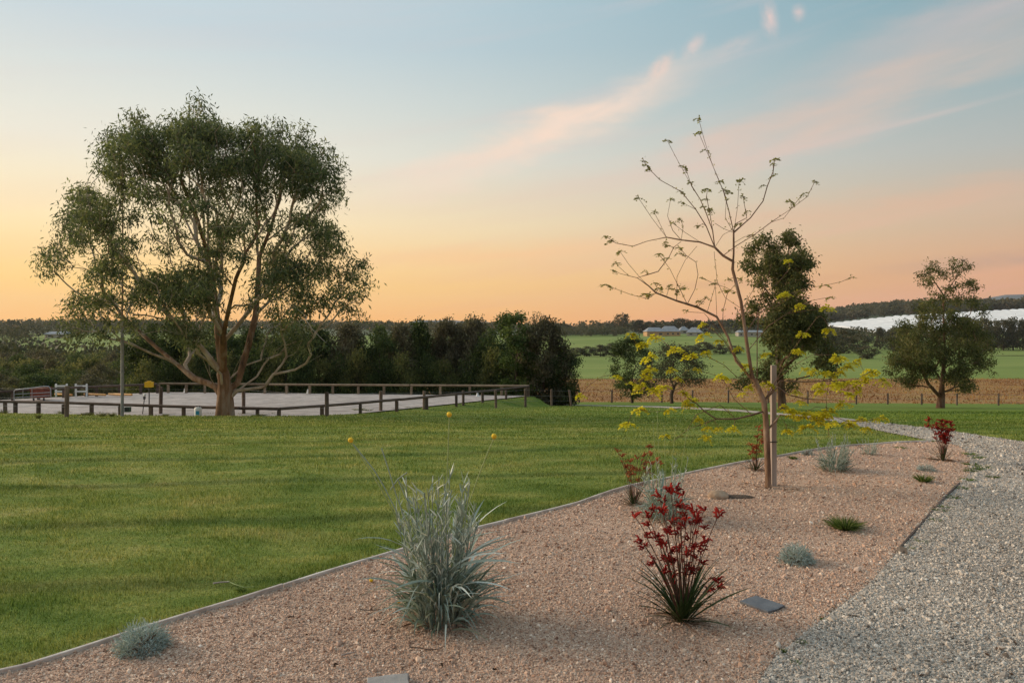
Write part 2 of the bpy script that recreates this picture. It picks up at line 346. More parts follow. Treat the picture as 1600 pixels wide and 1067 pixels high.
M['slate'] = mat_noise('slate_slab', col(.085, .09, .105), col(.15, .155, .165), 9, 6, 0.7, 0.4, 60)
M['rock'] = mat_noise('brown_rock', col(.20, .13, .085), col(.36, .25, .17), 9, 6, 0.9, 0.7, 30, c3=col(.46, .36, .27))
M['rockgrey'] = mat_noise('grey_rock', col(.24, .22, .205), col(.36, .33, .31), 7, 6, 0.9, 0.5, 30)
M['white'] = mat_noise('white_plastic', col(.68, .68, .66), col(.80, .80, .79), 3, 3, 0.5, 0.0)
M['yellow'] = mat_noise('yellow_plastic', col(.72, .42, .02), col(.85, .52, .03), 3, 3, 0.5, 0.0)
M['blue'] = mat_noise('blue_print', col(.02, .22, .36), col(.04, .32, .46), 3, 3, 0.5, 0.0)
M['dark'] = mat_noise('dark_metal', col(.02, .02, .022), col(.05, .05, .05), 6, 3, 0.6, 0.0)
M['greenbox'] = mat_noise('green_box', col(.05, .09, .07), col(.07, .12, .095), 6, 3, 0.5, 0.0)
M['redrust'] = mat_noise('red_brown_paint', col(.16, .035, .022), col(.25, .07, .045), 5, 5, 0.7, 0.0)
M['orange'] = mat_noise('orange_pole', col(.60, .28, .08), col(.72, .40, .16), 3, 3, 0.6, 0.0)
M['net'] = mat_noise('white_netting', col(.52, .52, .52), col(.70, .70, .70), 0.05, 5, 0.6, 0.0)
M['hwall_lit'] = mat_noise('orange_lit_wall', col(.42, .25, .12), col(.55, .34, .17), 0.8, 3, 0.8, 0.0)  # orange of the evening light is put into this wall colour
M['hwhite'] = mat_noise('pale_wall', col(.34, .30, .26), col(.42, .38, .33), 0.8, 3, 0.8, 0.0)
M['hroof'] = mat_noise('grey_roof', col(.20, .215, .235), col(.29, .30, .32), 0.5, 3, 0.6, 0.0)
M['glass'] = mat_noise('dark_glass', col(.02, .025, .03), col(.05, .055, .06), 0.5, 3, 0.2, 0.0)
M['yflower'] = mat_noise('yellow_flower', col(.62, .36, .02), col(.85, .56, .04), 120, 2, 0.8, 0.8, 250, dist=.003)
M['gum'] = mat_leaf('gum_leaf', col(.044, .062, .034), col(.120, .150, .078), col(.240, .250, .115), 0.45)
M['gum2'] = mat_leaf('olive_leaf', col(.045, .056, .024), col(.115, .125, .048), col(.220, .195, .075), 0.40)
M['hedge'] = mat_leaf('hedge_leaf', col(.024, .038, .016), col(.062, .086, .032), col(.140, .165, .055), 0.35)
M['endtree'] = mat_leaf('end_tree_leaf', col(.030, .052, .018), col(.085, .125, .038), col(.170, .210, .065), 0.35)
M['hedgeb'] = mat_leaf('brown_hedge_leaf', col(.050, .046, .030), col(.125, .110, .074), col(.210, .180, .115), 0.35)
M['farleaf'] = mat_leaf('far_leaf', col(.036, .044, .026), col(.085, .085, .048), col(.150, .115, .070), 0.3)
M['gold'] = mat_leaf('gold_leaf', col(.42, .38, .025), col(.62, .55, .035), col(.78, .66, .06), 0.45)
M['budleaf'] = mat_leaf('olive_bud_leaf', col(.12, .12, .03), col(.22, .20, .05), col(.34, .30, .08), 0.4)
M['silver'] = mat_leaf('silver_leaf', col(.08, .120, .090), col(.29, .345, .295), col(.66, .68, .62), 0.15)
M['cushion'] = mat_leaf('cushion_leaf', col(.16, .21, .20), col(.30, .36, .345), col(.46, .52, .50), 0.15)
M['strap'] = mat_leaf('strap_leaf', col(.018, .034, .014), col(.04, .062, .022), col(.09, .10, .04), 0.15)
M['redstem'] = mat_noise('red_stem', col(.055, .035, .020), col(.15, .055, .035), 30, 2, 0.7, 0.0)
M['redfl'] = mat_leaf('red_flower', col(.09, .008, .006), col(.30, .014, .012), col(.56, .07, .04), 0.25)
M['orangefl'] = mat_leaf('rust_flower', col(.24, .05, .02), col(.38, .10, .035), col(.50, .19, .08), 0.25)
M['tuft'] = mat_leaf('tuft_grass', col(.05, .085, .02), col(.10, .15, .035), col(.26, .27, .09), 0.3)
M['dryleaf'] = mat_leaf('dry_leaf', col(.06, .035, .022), col(.16, .09, .055), col(.34, .26, .20), 0.1)
M['yellstem'] = mat_noise('pale_green_stem', col(.20, .25, .09), col(.30, .34, .14), 30, 2, 0.7, 0.0)

# ================================================================== terrain
PXC = np.array([-1200, 0, 250, 500, 900, 1100, 1300, 1400, 1600, 2600], float)
ROWS = {   # distance: photo row of the ground along each PXC bearing
 11.5: [685.7]*10, 15: [669]*10, 20: [657.5]*6+[658.5]*4, 24: [650]*6+[652.5]*4, 27: [643.5]*6+[648.5, 649, 649, 649],
 33: [636.2]*6+[643.5, 644, 644, 644], 40: [633]*6+[640, 640.5, 640.5, 641], 50: [630.8]*6+[635.8, 636, 636.5, 637], 66: [628]*6+[629.5, 630, 631, 631],
 100: [607]*10, 140: [592]*10, 220: [572, 572, 571, 568, 567, 567, 567, 567, 567, 567], 300: [562, 561, 560, 557, 555, 555, 556, 556, 556, 556],
 450: [528, 528, 529, 538, 538, 540, 541, 541, 541, 541], 500: [526, 526, 526, 534, 531, 530, 536, 536, 536, 536],
 600: [522, 522, 522, 526, 524, 521, 525, 525, 525, 525], 800: [513, 514, 514, 515, 518, 515, 509, 498, 487, 480],
 1200: [509, 510, 511, 513, 517, 513, 495, 484, 484, 490], 1800: [510, 511, 512, 514, 518, 515, 498, 490, 489, 494], 5000: [518]*10}
YK = np.array(sorted(ROWS)); ZT = np.array([[EYE-(p-HZ)*y/FOC for p in ROWS[y]] for y in YK]); ZT[0] = 0
YK2 = np.concatenate([[-100, 10.8], YK[1:]]); ZT2 = np.vstack([np.zeros(10), np.zeros(10), ZT[1:]])
ARENA = np.array([(-7.7, 24.5), (0.8, 34.6), (-17.3, 36.7), (-22.6, 32.3), (-30, 30.2), (-18.8, 27.2)])
def poly_dist(x, y, P):
    """signed distance to a polygon, negative inside"""
    d = np.full(x.shape, 1e9); ins = np.zeros(x.shape, bool); n = len(P)
    for i in range(n):
        a = P[i]; b_ = P[(i+1) % n]; e_ = b_-a; L2 = (e_**2).sum()
        t_ = np.clip(((x-a[0])*e_[0]+(y-a[1])*e_[1])/L2, 0, 1)
        d = np.minimum(d, np.hypot(x-a[0]-t_*e_[0], y-a[1]-t_*e_[1]))
        c_ = ((a[1] > y) != (b_[1] > y)) & (x < (b_[0]-a[0])*(y-a[1])/(b_[1]-a[1]+1e-12)+a[0]); ins ^= c_
    return np.where(ins, -d, d)
def G(x, y):
    x = np.asarray(x, float); y = np.asarray(y, float); x, y = np.broadcast_arrays(x, y)
    yy = np.clip(y, -99, 4999); px = np.clip(800+FOC*x/np.maximum(y, 5), PXC[0], PXC[-1])
    i = np.clip(np.searchsorted(YK2, yy)-1, 0, len(YK2)-2); ty = (yy-YK2[i])/(YK2[i+1]-YK2[i])
    j = np.clip(np.searchsorted(PXC, px)-1, 0, 8); tx = (px-PXC[j])/(PXC[j+1]-PXC[j])
    z = (ZT2[i, j]*(1-tx)+ZT2[i, j+1]*tx)*(1-ty)+(ZT2[i+1, j]*(1-tx)+ZT2[i+1, j+1]*tx)*ty
    near = (y > 22) & (y < 42) & (x < 8)
    d = poly_dist(x, y, ARENA); k = np.clip((d-0.15)/1.0, 0, 1); k = k*k*(3-2*k)
    z = np.where(near, z*k+(-1.33)*(1-k), z)
    z = z+np.where(y < 12, .014*np.sin(1.3*x+.8*y+1)*np.sin(1.1*y-.6*x), 0)
    # gentle unevenness of the lawn
    z = z+np.where((y > 11) & (y < 24), 0.02*np.sin(x*.7+y*.3)*np.clip((y-11)/3, 0, 1), 0)
    return z
def g(x, y): return float(G(x, y))
def at(px, py, y0=2.5, y1=3000):
    """the ground point seen at a photo position"""
    Y = np.geomspace(y0, y1, 6000); X = (px-800)/FOC*Y; r = HZ+(EYE-G(X, Y))/Y*FOC
    k = np.argmax(r <= py); 
    if r[k] > py: k = len(Y)-1
    y = Y[k]; x = (px-800)/FOC*y; return x, y, g(x, y)
def pt(px, py, Y): return np.array([(px-800)/FOC*Y, Y, EYE-(py-HZ)/FOC*Y])
def px_of(x, y): return 800+FOC*x/y

def sheet(name, xs_of, ys, mat, off=0.0, smooth=True):
    """a terrain strip: for every y a row of x values"""
    rows = [xs_of(y) for y in ys]; k = len(rows[0]); X = np.array(rows); Y = np.repeat(np.array(ys)[:, None], k, 1)
    V = np.stack([X, Y, G(X, Y)+off], -1); i = np.arange(len(ys)-1)[:, None]*k; j = np.arange(k-1)[None]
    f = np.stack([i+j, i+j+1, i+k+j+1, i+k+j], -1).reshape(-1, 4)
    return tag(obj(name, (Acc().add(V.reshape(-1, 3), f), mat, smooth)), kind='structure')
lawn_x = np.concatenate([np.linspace(-75, -32, 30)[:-1], np.arange(-32, 22, .3), np.linspace(22, 75, 40)])
lawn = sheet('lawn', lambda y: lawn_x, np.concatenate([np.arange(-20, 2, 1.0), np.arange(2, 42, .2), np.linspace(42, 66, 30)]), M['lawn'])
wide = lambda y: np.concatenate([np.linspace(-1, 1, 120)*(75 if y < 67 else 75+(y-66)*1.15)])
sheet('meadow', wide, np.linspace(66, 140, 40), M['brown'])
sheet('pasture', wide, np.linspace(140, 620, 100), M['green'])
sheet('hill_ground', wide, np.geomspace(620, 5000, 70), M['hill'])
# rolling ground to the far left and right of the garden so the land has no edge beside it
for sgn, nm in ((-1, 'side_ground'), (1, 'side_ground')):
    sheet(nm, lambda y: sgn*np.linspace(74.9, 420, 20)[::sgn], np.linspace(-40, 66, 20), M['green'], -.02)

def arena_sheet():
    a = Acc(); P = ARENA+0
    a.add(np.column_stack([P, np.full(len(P), -1.29)]), [list(range(len(P)))]); return a
o = obj('arena_ground', (arena_sheet(), M['sand'], False)); tag(o, kind='structure')

def resample(P, n):
    P = np.asarray(P, float); d = np.r_[0, np.cumsum(np.linalg.norm(np.diff(P[:, :2], axis=0), axis=1))]
    t_ = np.linspace(0, d[-1], n); return np.column_stack([np.interp(t_, d, P[:, k]) for k in range(2)])
def loft(name, A, B, n, m, mat, off):
    A = resample(A, n); B = resample(B, n); s = np.linspace(0, 1, m)[None, :, None]
    Q = A[:, None]*(1-s)+B[:, None]*s; V = np.dstack([Q, (G(Q[..., 0], Q[..., 1])+off)[..., None]])
    i = np.arange(n-1)[:, None]*m; j = np.arange(m-1)[None]
    f = np.stack([i+j, i+j+1, i+m+j+1, i+m+j], -1).reshape(-1, 4)
    return tag(obj(name, (Acc().add(V.reshape(-1, 3), f), mat)), kind='structure')
def P2(L): return [at(a, b_)[:2] for a, b_ in L]
BED_L = [(-9, -5), (-7.5, 0.3), (-5.4, 1.9)]+P2([(0, 1058), (240, 981), (400, 934), (520, 893), (620, 863), (742, 829), (900, 789), (975, 764), (1075, 740), (1166, 722), (1212, 715), (1284, 703), (1330, 697), (1400, 692.5), (1455, 691)])
BED_R = [(-.2, -5), (0.1, 0.6), (0.6, 2.4)]+P2([(1187, 1067), (1209, 1031), (1281, 974), (1359, 915), (1383, 887), (1431, 831), (1478, 778), (1513, 744), (1516, 722), (1513, 707), (1497, 697), (1470, 691)])
PATH_U = P2([(1025, 634.8), (1090, 637.2), (1150, 640), (1217, 645.5), (1302, 652), (1403, 664), (1501, 676.5), (1600, 692)])
PATH_L = P2([(1025, 637), (1090, 640), (1150, 643.2), (1217, 649), (1302, 658.5), (1375, 674), (1450, 689)])
PATH_FAR_U = [(1.8, 46), (4.2, 39.5)]; PATH_FAR_L = [(1.2, 45), (3.3, 38.3)]
for r_ in (0, ): pass
loft('garden_bed', BED_L, BED_R, 160, 40, M['bed'], 0.008)
loft('driveway', PATH_FAR_U+PATH_U+[(13, 8.6), (17, 3), (17, -6)], PATH_FAR_L+PATH_L+BED_R[::-1], 200, 40, M['drive'], 0.014)
BEDP = np.array(BED_L+BED_R[::-1]); DRVP = np.array(PATH_FAR_L+PATH_L+BED_R[::-1]+[(17, -6), (17, 3), (13, 8.6)]+PATH_U[::-1]+PATH_FAR_U[::-1])

# ------------------------------------------------------------------ lawn blades
def lawn_blades():
    a = Acc()
    for y0, y1, dens, hh, ww in ((2.6, 5.2, 7500, .034, .0045), (5.2, 8, 4200, .034, .006), (8, 12, 1700, .035, .009), (12, 18, 560, .038, .016), (18, 28, 190, .042, .028), (28, 36, 70, .045, .04)):
        x1 = y1*0.74+.6; n_ = int(dens*(y1-y0)*2*x1); x = rng.uniform(-x1, x1, n_); y = rng.uniform(y0, y1, n_)
        k = (np.abs(x) < y*.73+.5); x, y = x[k], y[k]
        db = poly_dist(x, y, BEDP); k = db > 0.035+0.05*rng.random(len(x))**2; x, y, db = x[k], y[k], db[k]
        k = poly_dist(x, y, DRVP) > -0.02+.05*rng.random(len(x)); x, y, db = x[k], y[k], db[k]
        if y1 > 20: k = poly_dist(x, y, ARENA) > 0.1; x, y, db = x[k], y[k], db[k]
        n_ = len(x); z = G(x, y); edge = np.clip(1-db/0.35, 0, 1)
        # tussocky variation of the cut height
        tus = 0.75+0.35*np.sin(x*3.1+np.sin(y*2.3)*2)*np.sin(y*4.3+np.sin(x*1.7)*2)
        h = hh*(0.55+0.7*rng.random(n_))*tus*(1+1.1*edge*rng.random(n_)); th = rng.uniform(0, 6.283, n_); wd = ww*(0.6+.8*rng.random(n_))
        lean = h*rng.uniform(0, .9, n_); ph = rng.uniform(0, 6.283, n_)
        A = np.stack([x-np.cos(th)*wd/2, y-np.sin(th)*wd/2, z-.004], 1); B = np.stack([x+np.cos(th)*wd/2, y+np.sin(th)*wd/2, z-.004], 1)
        T = np.stack([x+np.cos(ph)*lean, y+np.sin(ph)*lean, z+h], 1)
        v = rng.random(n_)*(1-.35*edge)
        a.add(np.stack([A, B, T], 1).reshape(-1, 3), np.arange(n_*3).reshape(-1, 3), np.repeat(v, 3))
    return a
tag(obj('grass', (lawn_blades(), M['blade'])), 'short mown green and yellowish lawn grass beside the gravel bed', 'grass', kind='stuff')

def meadow_grass():
    n_ = 44000; y = np.sqrt(rng.uniform(64**2, 142**2, n_)); x = (rng.uniform(-100, 1750, n_)-800)/FOC*y; k = (x > -2)|(y > 60); x, y = x[k], y[k]; n_ = len(x); B = np.column_stack([x, y, G(x, y)-.03])
    D = np.column_stack([rng.normal(0, .35, (n_, 2)), np.ones(n_)]); a = Acc(); clump = .5+.5*np.sin(x*.23+np.sin(y*.11)*2)*np.sin(y*.19)
    return ribbons(a, B, D, rng.uniform(.15, .42, n_), rng.uniform(.05, .14, n_), .3, 2, np.clip(clump+rng.normal(0, .25, n_), 0, 1))
M['meadow_blade'] = mat_leaf('meadow_blade', col(.14, .055, .020), col(.32, .155, .055), col(.42, .29, .11), .3)
tag(obj('meadow_grass', (meadow_grass(), M['meadow_blade'])), 'rough rusty brown grass standing in the meadow beyond the paddock fence', 'grass', kind='stuff')

# ------------------------------------------------------------------ loose stones (geometry nodes, one instance per stone)
def stones_group(name, mat):
    ng = bpy.data.node_groups.new(name, 'GeometryNodeTree')
    ng.interface.new_socket('Geometry', in_out='INPUT', socket_type='NodeSocketGeometry'); ng.interface.new_socket('Geometry', in_out='OUTPUT', socket_type='NodeSocketGeometry')
    N = ng.nodes; Lk = ng.links.new; gi = N.new('NodeGroupInput'); go = N.new('NodeGroupOutput')
    g2i = N.new('GeometryNodeGeometryToInstance')
    for k in range(6):
        ico = N.new('GeometryNodeMeshIcoSphere'); ico.inputs['Radius'].default_value = 1; ico.inputs['Subdivisions'].default_value = 1
        pos = N.new('GeometryNodeInputPosition'); ad = N.new('ShaderNodeVectorMath'); ad.operation = 'ADD'; ad.inputs[1].default_value = (k*7.3, k*3.1, 0)
        nz = N.new('ShaderNodeTexWhiteNoise'); nz.noise_dimensions = '3D'
        Lk(pos.outputs[0], ad.inputs[0]); Lk(ad.outputs[0], nz.inputs['Vector'])
        sb = N.new('ShaderNodeVectorMath'); sb.operation = 'SUBTRACT'; sb.inputs[1].default_value = (.5, .5, .5); Lk(nz.outputs['Color'], sb.inputs[0])
        sc = N.new('ShaderNodeVectorMath'); sc.operation = 'SCALE'; sc.inputs['Scale'].default_value = 0.75; Lk(sb.outputs[0], sc.inputs[0])
        spn = N.new('GeometryNodeSetPosition'); Lk(ico.outputs['Mesh'], spn.inputs['Geometry']); Lk(sc.outputs[0], spn.inputs['Offset'])
        tf = N.new('GeometryNodeTransform'); tf.inputs['Scale'].default_value = (1, .6+.07*k, .5+.05*((k*3) % 5)); Lk(spn.outputs[0], tf.inputs['Geometry'])
        sm = N.new('GeometryNodeSetMaterial'); sm.inputs['Material'].default_value = mat; Lk(tf.outputs[0], sm.inputs['Geometry'])
        Lk(sm.outputs[0], g2i.inputs[0])
    iop = N.new('GeometryNodeInstanceOnPoints'); Lk(gi.outputs[0], iop.inputs['Points']); Lk(g2i.outputs[0], iop.inputs['Instance']); iop.inputs['Pick Instance'].default_value = True
    rv = N.new('FunctionNodeRandomValue'); rv.data_type = 'FLOAT_VECTOR'; rv.inputs[1].default_value = (6.283, 6.283, 6.283); rv.inputs[0].default_value = (0, 0, 0)
    Lk(rv.outputs[0], iop.inputs['Rotation'])
    na = N.new('GeometryNodeInputNamedAttribute'); na.data_type = 'FLOAT'; na.inputs['Name'].default_value = 's'
    cb = N.new('ShaderNodeCombineXYZ')
    for i in range(3): Lk(na.outputs['Attribute'], cb.inputs[i])
    Lk(cb.outputs[0], iop.inputs['Scale']); Lk(iop.outputs[0], go.inputs[0]); return ng
def stones(name, poly, zones, mat, label, off, smax=1.0, excl=None):
    X = []; Y = []; Sz = []
    for y0, y1, dens, r0 in zones:
        x1 = y1*.74+.3; n_ = int(dens*(y1-y0)*2*x1); x = rng.uniform(-x1, x1, n_); y = rng.uniform(y0, y1, n_)
        k = (np.abs(x) < y*.73+.3); x, y = x[k], y[k]
        k = poly_dist(x, y, poly) < -0.02+rng.random(len(x))**3*0.09; x, y = x[k], y[k]
        X.append(x); Y.append(y); Sz.append(r0*np.exp(rng.normal(-.05, .45, len(x)))*smax)
    X = np.concatenate(X); Y = np.concatenate(Y); Sz = np.concatenate(Sz).astype(np.float32)
    me = bpy.data.meshes.new(name); me.vertices.add(len(X)); me.vertices.foreach_set('co', np.column_stack([X, Y, G(X, Y)+off+Sz*.12]).astype(np.float32).ravel())
    me.attributes.new('s', 'FLOAT', 'POINT').data.foreach_set('value', Sz); me.update()
    o = bpy.data.objects.new(name, me); C.objects.link(o); me.materials.append(mat)
    md = o.modifiers.new('stones', 'NODES'); md.node_group = stones_group(name, mat)
    tag(o, label, 'gravel', kind='stuff'); print(name, len(X)); return o
stones('pink_gravel', BEDP, ((2.8, 5, 9500, .0043), (5, 7.5, 4600, .0052), (7.5, 11.5, 1800, .0062)), M['peb_pink'], 'loose crushed pink and tan gravel covering the garden bed', .008)
stones('grey_gravel', DRVP, ((2.6, 5, 9000, .0050), (5, 7.5, 4600, .0058), (7.5, 11.5, 1500, .0078), (11.5, 20, 350, .010)), M['peb_grey'], 'loose pale grey gravel covering the curved driveway', .014)

exec_marks = None
# ================================================================== trees
def grow(P, par, attr, bf=0.5, step=0.4, jit=0.05, lift=0.0):
    """joins every attractor to the skeleton at the node that keeps wood short and paths direct"""
    n0 = len(P); cap = n0+sum(1 for _ in attr)*14+100
    Q = np.zeros((cap, 3)); Q[:n0] = P; pa = list(par); pl = np.zeros(cap); n_ = n0
    for i in range(1, n0): pl[i] = pl[pa[i]]+np.linalg.norm(Q[i]-Q[pa[i]])
    attr = np.array(attr); attr = attr[np.argsort(np.linalg.norm(attr-Q[0], axis=1))]
    for a in attr:
        d = np.linalg.norm(Q[:n_]-a, axis=1); j = int(np.argmin(d+bf*pl[:n_])); L = d[j]
        if L < 1e-3: continue
        k = max(1, min(12, int(math.ceil(L/step)))); p = pa[j]
        dr = Q[j]-Q[p] if p >= 0 else np.array([0, 0, 1.]); dr = dr/(np.linalg.norm(dr)+1e-9)
        c = Q[j]+dr*L*.35+np.array([0, 0, lift*L]); prev = j
        if n_+k >= cap: break
        for q in range(1, k+1):
            t_ = q/k; x = Q[j]*(1-t_)**2+2*t_*(1-t_)*c+a*t_*t_
            if q < k: x = x+rng.normal(0, jit*step, 3)
            Q[n_] = x; pa.append(prev); pl[n_] = pl[prev]+np.linalg.norm(x-Q[prev]); prev = n_; n_ += 1
    return Q[:n_], np.array(pa)
def radii(Q, pa, rb, rt):
    n_ = len(Q); ch = np.zeros(n_, int)
    for i in range(1, n_): ch[pa[i]] += 1
    tips = max(2, int((ch == 0).sum())); e_ = math.log(tips)/math.log(rb/rt); acc = np.zeros(n_)
    for i in range(n_-1, -1, -1):
        if ch[i] == 0: acc[i] = rt**e_
        if pa[i] >= 0: acc[pa[i]] += acc[i]
    return acc**(1/e_)
def chains(Q, pa, r):
    n_ = len(Q); kids = [[] for _ in range(n_)]
    for i in range(1, n_): kids[pa[i]].append(i)
    out = []; stack = [(0, None)]
    while stack:
        i, s = stack.pop(); c = [] if s is None else [s]; rad = [] if s is None else [r[i]]
        while True:
            c.append(i); rad.append(r[i])
            if not kids[i]: break
            ks = sorted(kids[i], key=lambda k_: -r[k_])
            for k_ in ks[1:]: stack.append((k_, i))
            i = ks[0]
        if len(c) > 1: out.append((Q[c], np.array(rad)))
    return out
def sides(r): return 12 if r > .12 else 8 if r > .05 else 6 if r > .02 else 4 if r > .008 else 3
def wood_parts(root, Q, pa, r, mat, mat_twig, limb_r, base, wob=.06, k_mul=1, flare=.3):
    """trunk, the limbs one can tell apart, and the fine branches in one piece"""
    fine = Acc(); first = True
    for P_, rr in chains(Q, pa, r):
        P_ = P_-base
        if first or rr[0 if len(rr) < 2 else 1] > limb_r:
            a = Acc(); k = sides(rr.max()); pale = not first and rr.max() < limb_r*2.6
            if first:
                z = P_[:, 2]; rr = rr*(1+flare*np.exp(-np.maximum(z-z[0], 0)/(rr[0]*1.6)))
            tube(a, P_, rr, k*k_mul, wob=wob)
            obj('trunk' if first else 'limb', (a, mat_twig if pale else mat), root)
        else: tube(fine, P_, rr, sides(rr.max()), cap=False)
        first = False
    if fine.n: tag(obj('branches', (fine, mat_twig), root), kind='stuff')
def skeleton(paths, Y, dep=0.55, snap=True):
    """limbs traced from the photograph (px, py lists), each leaning nearer or farther as it runs out"""
    pts = []; par = []; scr = []
    for k, path in enumerate(paths):
        dr = 0 if k == 0 else rng.uniform(-dep, dep); prev = -1; yy = Y; p0 = path[0]
        if k and snap:
            d = np.linalg.norm(np.array(scr)-np.array(p0), axis=1); prev = int(np.argmin(d)); yy = pts[prev][1]; path = path[1:]; p0 = scr[prev]
        last = np.array(p0, float); lastY = yy
        for q in path:
            q = np.array(q, float); seg = np.linalg.norm(q-last); m_ = max(1, int(seg/12)); y_new = lastY+dr*abs(q-last).max()/FOC*Y
            for s in range(1, m_+1):
                t_ = s/m_; s2 = last*(1-t_)+q*t_; yv = lastY*(1-t_)+y_new*t_
                if k == 0 and prev == -1 and seg == 0: s2 = q
                pts.append(pt(s2[0], s2[1], yv)); scr.append(tuple(s2)); par.append(prev); prev = len(pts)-1
                if seg == 0: break
            last = q; lastY = y_new
    return np.array(pts), par
def clump_points(clumps, Y, cx, cy, half, depth, per):
    """twig ends inside the traced clumps; clumps in the middle of the outline stand in front or behind"""
    A = []; sz = []
    for (x, y, r) in clumps:
        q = min(1, math.hypot((x-cx)/half[0], (y-cy)/half[1])); dm = math.sqrt(max(0.03, 1-q*q))*depth
        n_ = max(2, int(per*r*r)); layers = 2 if q < .75 else 1
        for s in range(layers):
            yc = Y+(rng.choice([-1, 1]) if layers == 1 else (1, -1)[s])*dm*rng.uniform(.35, .95)*(1 if layers == 2 else rng.uniform(.2, 1))
            d = rng.normal(0, .45, (n_, 3)); d = d/np.maximum(1, np.linalg.norm(d, axis=1))[:, None]
            for v in d:
                yv = yc+v[2]*r*1.2/FOC*Y; A.append(pt(x+v[0]*r, y+v[1]*r, yv)); sz.append(r/FOC*Y)
    return np.array(A), np.array(sz)
def leaf_cloud(A, sz, n_each, spread, size, asp, hang, base, tone=0.5, zbias=0.25):
    n_ = len(A); k = n_each; P_ = np.repeat(A, k, 0)+rng.normal(0, 1, (n_*k, 3))*spread*np.array([1, 1, .75])
    v = np.clip(np.repeat(rng.normal(tone, .26, n_), k)+rng.normal(0, .16, n_*k), 0, 1)
    return leaves(Acc(), P_-base, size, asp, hang, v)

def c1(L, s=2.667, ox=0, oy=130): return [(x/s+ox, y/s+oy, r/s) for x, y, r in L]
def p1(L, s=2.667, ox=0, oy=130): return [(x/s+ox, y/s+oy) for x, y in L]
def p2(L): return p1(L, 3.557, 180, 360)

# ---- the big gum by the riding arena
Yb = 24.3; bx, by, bz = (351.5-800)/FOC*Yb, Yb, g((351.5-800)/FOC*Yb, Yb)
paths = [p2([(610, 1012), (612, 960), (612, 900), (608, 850), (590, 700), (575, 550), (560, 420), (535, 250), (498, 60)])+p1([(850, 600), (838, 400), (832, 220)]),
 p2([(612, 900), (680, 850), (740, 640), (780, 480), (795, 300), (800, 150)])+p1([(1072, 700), (1070, 560), (1066, 420), (1060, 300)]),
 p1([(1075, 720), (1130, 600), (1165, 480), (1180, 340)]), p1([(1110, 660), (1200, 590), (1250, 480), (1290, 380)]),
 p2([(612, 930), (560, 870), (520, 850), (440, 820), (340, 740), (230, 650), (110, 540), (40, 480)]),
 p2([(340, 740), (200, 690), (60, 620), (0, 590)]),
 p2([(605, 800), (480, 650), (330, 510), (200, 370), (100, 230)])+p1([(440, 640), (350, 560)]),
 p2([(560, 870), (530, 820), (490, 720), (440, 680)]), p2([(530, 820), (520, 740), (545, 700)]),
 p2([(608, 820), (600, 580), (640, 400), (670, 270), (720, 150), (716, 0)]),
 p1([(890, 1000), (865, 750), (780, 715), (650, 520), (590, 400), (540, 300)]), p1([(860, 800), (820, 670), (740, 500), (690, 380)]),
 p1([(862, 720), (866, 560), (872, 420), (880, 300)]), p1([(862, 690), (820, 560), (760, 420)]), p1([(900, 780), (930, 640), (1000, 480), (1010, 380)]),
 p2([(625, 930), (680, 890), (760, 880), (830, 870), (880, 800), (1000, 775), (1060, 740), (1150, 690)]), p2([(880, 800), (930, 740), (960, 700)]),
 p2([(690, 870), (790, 810), (830, 740), (880, 700)]), p2([(620, 830), (720, 750), (900, 690), (980, 640)]), p2([(640, 780), (700, 700), (740, 620)]),
 p2([(605, 640), (720, 480), (800, 370), (920, 340)]), p1([(1050, 1010), (1100, 960), (1200, 930), (1300, 850), (1400, 800), (1480, 790)]),
 p1([(1070, 800), (1180, 740), (1290, 660), (1370, 610)]), p1([(1060, 900), (1150, 830), (1230, 790)]),
 p1([(700, 940), (600, 880), (480, 830), (330, 760), (230, 720)]), p1([(640, 880), (520, 920), (400, 920), (300, 940)]),
 p1([(560, 800), (500, 700), (430, 560), (360, 480)]), p1([(880, 900), (790, 860), (700, 850)])]
